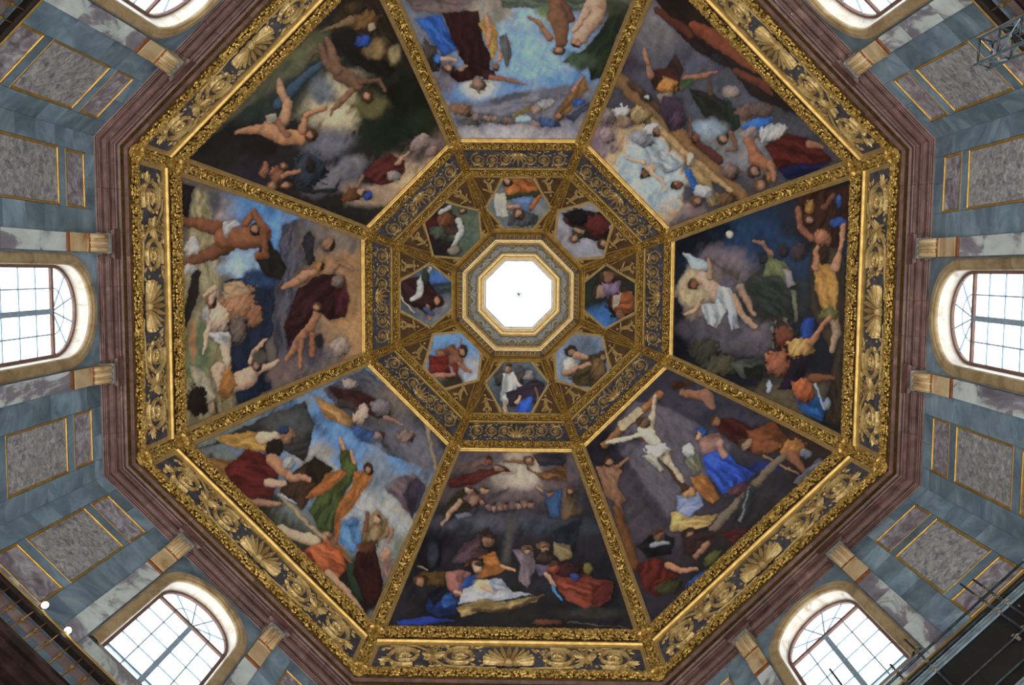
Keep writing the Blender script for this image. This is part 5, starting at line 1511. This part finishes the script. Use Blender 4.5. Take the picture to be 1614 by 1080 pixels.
SMALL = [
    (h_right, (44, 50, 44), 'small hexagonal fresco with lavender and orange drapery on dark green'),
    (h_lowright, (124, 138, 158), 'small hexagonal fresco of two figures in olive robes on pale grey blue sky'),
    (h_bottom, (76, 88, 98), 'small hexagonal fresco of white winged figure beside seated figure with blue cloth'),
    (h_lowleft, (130, 148, 172), 'small hexagonal fresco of a bare-shouldered figure in red cloth on blue sky'),
    (h_left, (84, 92, 102), 'small hexagonal fresco of a dark wine robe with curling white scroll'),
    (h_upleft, (60, 56, 54), 'small hexagonal fresco with white sash on dark robes and green grey ground'),
    (h_top, (112, 120, 124), 'small hexagonal fresco of an orange robe with open white book in a grey niche'),
    (h_upright, (140, 140, 152), 'small hexagonal fresco of black and dark red robes on pale lilac grey'),
]


def paint_mesh(name, V, col, nu, nv):
    me = bpy.data.meshes.new(name)
    n_ = nu * nv
    me.vertices.add(n_)
    me.vertices.foreach_set('co', V.reshape(-1).astype(np.float32))
    ii, jj = np.meshgrid(np.arange(nu - 1), np.arange(nv - 1), indexing='ij')
    a = (ii * nv + jj).reshape(-1)
    quads = np.stack([a, a + 1, a + nv + 1, a + nv], 1).astype(np.int32)
    me.loops.add(quads.size)
    me.loops.foreach_set('vertex_index', quads.reshape(-1))
    me.polygons.add(len(quads))
    me.polygons.foreach_set('loop_start', np.arange(0, quads.size, 4, dtype=np.int32))
    me.polygons.foreach_set('loop_total', np.full(len(quads), 4, np.int32))
    me.polygons.foreach_set('use_smooth', np.ones(len(quads), bool))
    att_ = me.attributes.new('paint', 'FLOAT_COLOR', 'POINT')
    rgba = np.ones((n_, 4), np.float32)
    rgba[:, :3] = col.reshape(-1, 3)
    att_.data.foreach_set('color', rgba.reshape(-1))
    me.materials.append(MT['fresco'])
    me.update()
    me.validate()
    return me


NU, NV = 190, 220
zz = np.linspace(35.2, 47.42, NU)
aa = A0 * np.sqrt(1 - ((zz - Z0) / HD) ** 2)
al = np.concatenate([[0], np.cumsum(np.hypot(np.diff(zz), np.diff(aa)))])
zz = np.interp(np.linspace(0, al[-1], NU), al, zz)            # even steps along the curve
aa = A0 * np.sqrt(1 - ((zz - Z0) / HD) ** 2)
for k, (fn, plan, base, lab) in enumerate(BIG):
    s = np.linspace(-1, 1, NV)[None, :] * (aa * T22 - .1)[:, None]
    A_ = np.repeat(aa[:, None], NV, 1)
    ph = k * PI / 4
    V = np.stack([A_ * math.cos(ph) - s * math.sin(ph), A_ * math.sin(ph) + s * math.cos(ph), np.repeat(zz[:, None], NV, 1)], -1)
    X, Y = pixel_of(V)
    c = Canvas(X, Y, plan, base, 40 + k * 31)
    fn(c)
    cen = V.reshape(-1, 3).mean(0)
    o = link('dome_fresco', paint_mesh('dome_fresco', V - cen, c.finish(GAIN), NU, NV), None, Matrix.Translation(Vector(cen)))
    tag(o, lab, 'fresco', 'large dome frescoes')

HN = 84
ys = np.linspace(-SL + .04, SL - .06, HN)
hxw = np.interp(ys, [-SL + .04, YM, SL - .06], [.8, shw(YM) - .02, .78])
for k, (fn, base, lab) in enumerate(SMALL):
    mw = np.array(RZ(k) @ STM)
    lx = np.linspace(-1, 1, HN)[None, :] * hxw[:, None]
    ly = np.repeat(ys[:, None], HN, 1)
    Lc = np.stack([lx, ly, np.full_like(lx, .015), np.ones_like(lx)], -1)
    V = (Lc @ mw.T)[..., :3]
    X, Y = pixel_of(V)
    c = Canvas(X, Y, (560, 210, 2.117), base, 400 + k * 17)
    fn(c)
    cen = V.reshape(-1, 3).mean(0)
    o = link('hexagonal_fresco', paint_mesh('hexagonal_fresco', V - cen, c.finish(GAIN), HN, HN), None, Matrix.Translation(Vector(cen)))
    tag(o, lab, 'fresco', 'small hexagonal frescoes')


# ================================================================== LAMPS, MAST AND SCAFFOLD
def on_face(x, y, k, a):               # (s, z) where a pixel's sight line meets the upright plane at distance a on side k
    ph = k * PI / 4
    n_ = np.array([math.cos(ph), math.sin(ph), 0])
    t_ = np.array([-math.sin(ph), math.cos(ph), 0])
    d = CR.T @ np.array([(x - 807) / F_PX, (y - 540) / F_PX, 1.0])
    P = CP + d * ((a - CP @ n_) / (d @ n_))
    return float(P @ t_), float(P[2])


# two lit spotlights clamped to the gallery rail
mb = MB()
mb.lathe((0, 0, 0), [(.04, -.26), (.07, -.25), (.085, -.18), (.09, -.02), (.1, 0), (.1, .04), (.088, .04), (.086, .01)], 16)
LCASE = mb.mesh('lamp_case', 'lampcase')
mb = MB()
mb.lathe((0, 0, 0), [(.084, .012), (.078, .024), (.05, .034), (.02, .038)], 16)
LENS = mb.mesh('lens', 'lens', True)
mb = MB()
mb.tube([(-.13, 0, -.1), (-.14, 0, -.24), (-.08, 0, -.36), (.08, 0, -.36), (.14, 0, -.24), (.13, 0, -.1)], .012, 6)
YOKE = mb.mesh('yoke', 'lampcase')
for i, (px, py, lab) in enumerate(((71, 954, 'lit round spotlight on the lower left gallery rail, beside the framed stone panel'),
                                  (107, 994, 'lit round spotlight on the lower left gallery rail, nearer the window'))):
    a = 13.08
    s, z = on_face(px, py, 3, a)
    ph = 3 * PI / 4
    pos = Vector((a * math.cos(ph) - s * math.sin(ph), a * math.sin(ph) + s * math.cos(ph), z))
    aim = (Vector((0.5, -1.0, 0.0)) - pos).normalized()
    q = aim.to_track_quat('Z', 'Y').to_matrix().to_4x4()
    t = empty('spotlight', Matrix.Translation(pos) @ q, lab, 'spotlight', 'gallery spotlights')
    link('lamp_case', LCASE, t)
    link('lens', LENS, t)
    link('yoke', YOKE, t)
    back = pos - aim * .36
    mb = MB()
    rail = Vector((RA * math.cos(ph) - s * math.sin(ph), RA * math.sin(ph) + s * math.cos(ph), 21.81))
    inv = (Matrix.Translation(pos) @ q).inverted()
    mb.tube([inv @ back, inv @ (back * .5 + rail * .5 + Vector((0, 0, .02))), inv @ rail], .016, 6)
    mb.ball(inv @ rail, .075, 8, 5)
    link('clamp_arm', mb.mesh('clamp_arm', 'lampcase'), t)
    ld = bpy.data.lights.new('spotlight_beam', 'SPOT')
    ld.energy = 60
    ld.spot_size = 1.4
    ld.spot_blend = .6
    ld.shadow_soft_size = .1
    ld.color = (1, .87, .7)
    lo = bpy.data.objects.new('spotlight_beam', ld)
    COL.objects.link(lo)
    lo.parent = t
    lo.matrix_local = Matrix.Translation((0, 0, .08)) @ Matrix.Rotation(PI, 4, 'X')

# uplighters added out of view as fill, brightening the vault from below
mb = MB()
mb.lathe((0, 0, 0), [(.28, 0), (.28, .03), (.05, .06), (.03, .1), (.03, 1.0), (.12, 1.02), (.3, 1.14), (.32, 1.2), (.3, 1.2), (.12, 1.06)], 16)
UPS = mb.mesh('stand', 'lampcase')
mb = MB()
mb.lathe((0, 0, 0), [(.26, 1.145), (.26, 1.15), (.1, 1.152)], 16)
UPL = mb.mesh('lens', 'lens')
for k in range(8):
    pos = RZ(k) @ Matrix.Rotation(PI / 8, 4, 'Z') @ Vector((10.6, 0, FLOOR))
    t = empty('added_uplighter', Matrix.Translation(pos), 'added unseen fill uplighter on a black pedestal in the %s corner' % (SIDEW[k] + ' to ' + SIDEW[(k + 1) % 8]), 'lamp',
              'added fill uplighters')
    link('stand', UPS, t)
    link('lens', UPL, t)
    ld = bpy.data.lights.new('fill_uplight', 'AREA')
    ld.shape = 'DISK'
    ld.size = .5
    ld.energy = UPLIGHT
    ld.color = (1, .97, .93)
    lo = bpy.data.objects.new('fill_uplight', ld)
    COL.objects.link(lo)
    lo.parent = t
    lo.matrix_local = Matrix.Translation((0, 0, 1.2)) @ Matrix.Rotation(PI, 4, 'X')

# lifting mast in the upper right corner: four posts, rungs and diagonals
ZT = 17.5
cs = [point_at(x, y, ZT) for x, y in ((1535.6, 102.3), (1555.6, 109.7), (1560, 69.5), (1540, 62.3))]
base = sum(cs, Vector()) / 4
base.z = FLOOR
t = empty('lattice_mast', Matrix.Translation(base), 'grey metal lattice mast rising in the upper right corner before the gold framed panels', 'mast')
cs = [c - base for c in cs]
for c in cs:
    mb = MB()
    mb.tube([(c.x, c.y, 0), (c.x, c.y, c.z)], .032, 8)
    mb.ball((c.x, c.y, c.z), .034, 8, 4)
    link('post', mb.mesh('post', 'alloy', True), t)
for i in range(4):
    a, b_ = cs[i], cs[(i + 1) % 4]
    z = cs[0].z - .12
    n = 0
    while z > cs[0].z - 7:
        mb = MB()
        mb.tube([(a.x, a.y, z), (b_.x, b_.y, z)], .02, 6)
        link('rung', mb.mesh('rung', 'steel', True), t)
        mb = MB()
        p, q = (a, b_) if n % 2 == 0 else (b_, a)
        mb.tube([(p.x, p.y, z), (q.x, q.y, z - .72)], .014, 6)
        link('diagonal', mb.mesh('diagonal', 'alloy', True), t)
        z -= .72
        n += 1
mb = MB()
for c in cs:
    mb.lathe((c.x, c.y, 0), [(.1, 0), (.1, .04), (.04, .06)], 10)
link('foot_plates', mb.mesh('foot_plates', 'steel'), t)

# tube scaffold wrapped in black sheeting below the lower right gallery
SA = 11.5
SB = (SA, 0, FLOOR)
t = empty('tube_scaffold', RZ(1) @ Matrix.Translation(SB), 'dark tube scaffold with couplers and black sheeting below the lower right window', 'scaffold')


def sc_pt(x, y, a=SA):
    s, z = on_face(x, y, 1, a)
    return Vector((a - SA, s, z - FLOOR))


def pipe(nm, p, q, r, mt_='steel'):
    mb_ = MB()
    mb_.tube([p, q], r, 8)
    link(nm, mb_.mesh(nm, mt_, True), t)


def coupler(p):
    mb_ = MB()
    mb_.box(p.x - .045, p.x + .045, p.y - .036, p.y + .036, p.z - .045, p.z + .045)
    mb_.tube([(p.x - .09, p.y, p.z + .03), (p.x - .08, p.y + .06, p.z + .05)], .012, 6)
    mb_.tube([(p.x - .09, p.y, p.z - .03), (p.x - .08, p.y - .06, p.z - .04)], .012, 6)
    mb_.ball((p.x - .05, p.y + .035, p.z), .024, 6, 4)
    link('coupler', mb_.mesh('coupler', 'zinc'), t)


led = []
for (x0, y0), (x1, y1), a in (((1400, 1070.7), (1614, 882.8), SA), ((1422, 1079), (1614, 907.8), SA)):
    p, q = sc_pt(x0, y0, a), sc_pt(x1, y1, a)
    zl = (p.z + q.z) / 2
    led.append(zl)
    pipe('ledger', (a - SA + .05, -4.68, zl), (a - SA + .05, 4.6, zl), .03)
pb, qb = sc_pt(1442.6, 1080), sc_pt(1614, 930)
zb = (pb.z + qb.z) / 2
for i in range(3):
    mb = MB()
    mb.box(-.05, -.015, -4.68, 4.6, zb + .05 - i * .1, zb + .1 - i * .1)
    link('deck_beam', mb.mesh('deck_beam', 'alloy'), t)
stds = []
for x, y in ((1514.8, 921.7), (1535, 915), (1427.8, 1009.6), (1404.6, 1049), (1309, 1056)):
    p = sc_pt(x, y)
    stds.append(p)
    pipe('standard', (-.02, p.y, .0), (-.02, p.y, p.z), .028)
    for zl in led:
        if zl < p.z:
            coupler(Vector((-.02, p.y, zl)))
    coupler(Vector((-.06, p.y, zb - .1)))
for dz in (1.1, 1.75):
    zl = zb - dz
    pipe('ledger', (-.08, -4.68, zl), (-.08, 4.6, zl), .02)
    for p in stds:
        coupler(Vector((-.04, p.y + .2, zl)))
for i in range(3):
    mb = MB()
    mb.box(-.05, -.015, -4.68, 4.6, zb - 2.1 - i * .1, zb - 2.05 - i * .1)
    link('deck_beam', mb.mesh('deck_beam', 'alloy'), t)
mb = MB()
n = 60
vs = []
for j in range(n + 1):
    y = -4.68 + 9.28 * j / n
    for z in (0.02, zb + .1):
        vs.append((.0 + .012 * math.sin(j * 1.7), y, z))
for j in range(n + 1):
    y = -4.68 + 9.28 * j / n
    for z in (0.02, zb + .1):
        vs.append((.02 + .012 * math.sin(j * 1.7), y, z))
o_ = 2 * (n + 1)
fs = []
for j in range(n):
    fs += [(2 * j, 2 * j + 2, 2 * j + 3, 2 * j + 1), (o_ + 2 * j, o_ + 2 * j + 1, o_ + 2 * j + 3, o_ + 2 * j + 2), (2 * j + 1, 2 * j + 3, o_ + 2 * j + 3, o_ + 2 * j + 1)]
mb.add(vs, fs)
link('sheeting', mb.mesh('sheeting', 'black', True), t)
for s in (-3.8, 4.0):                  # the rear row the sheeting hides
    pipe('standard', (1.1, s, 0), (1.1, s, zb), .028)
    pipe('transom', (-.05, s, zb - .35), (1.15, s, zb - .35), .028)
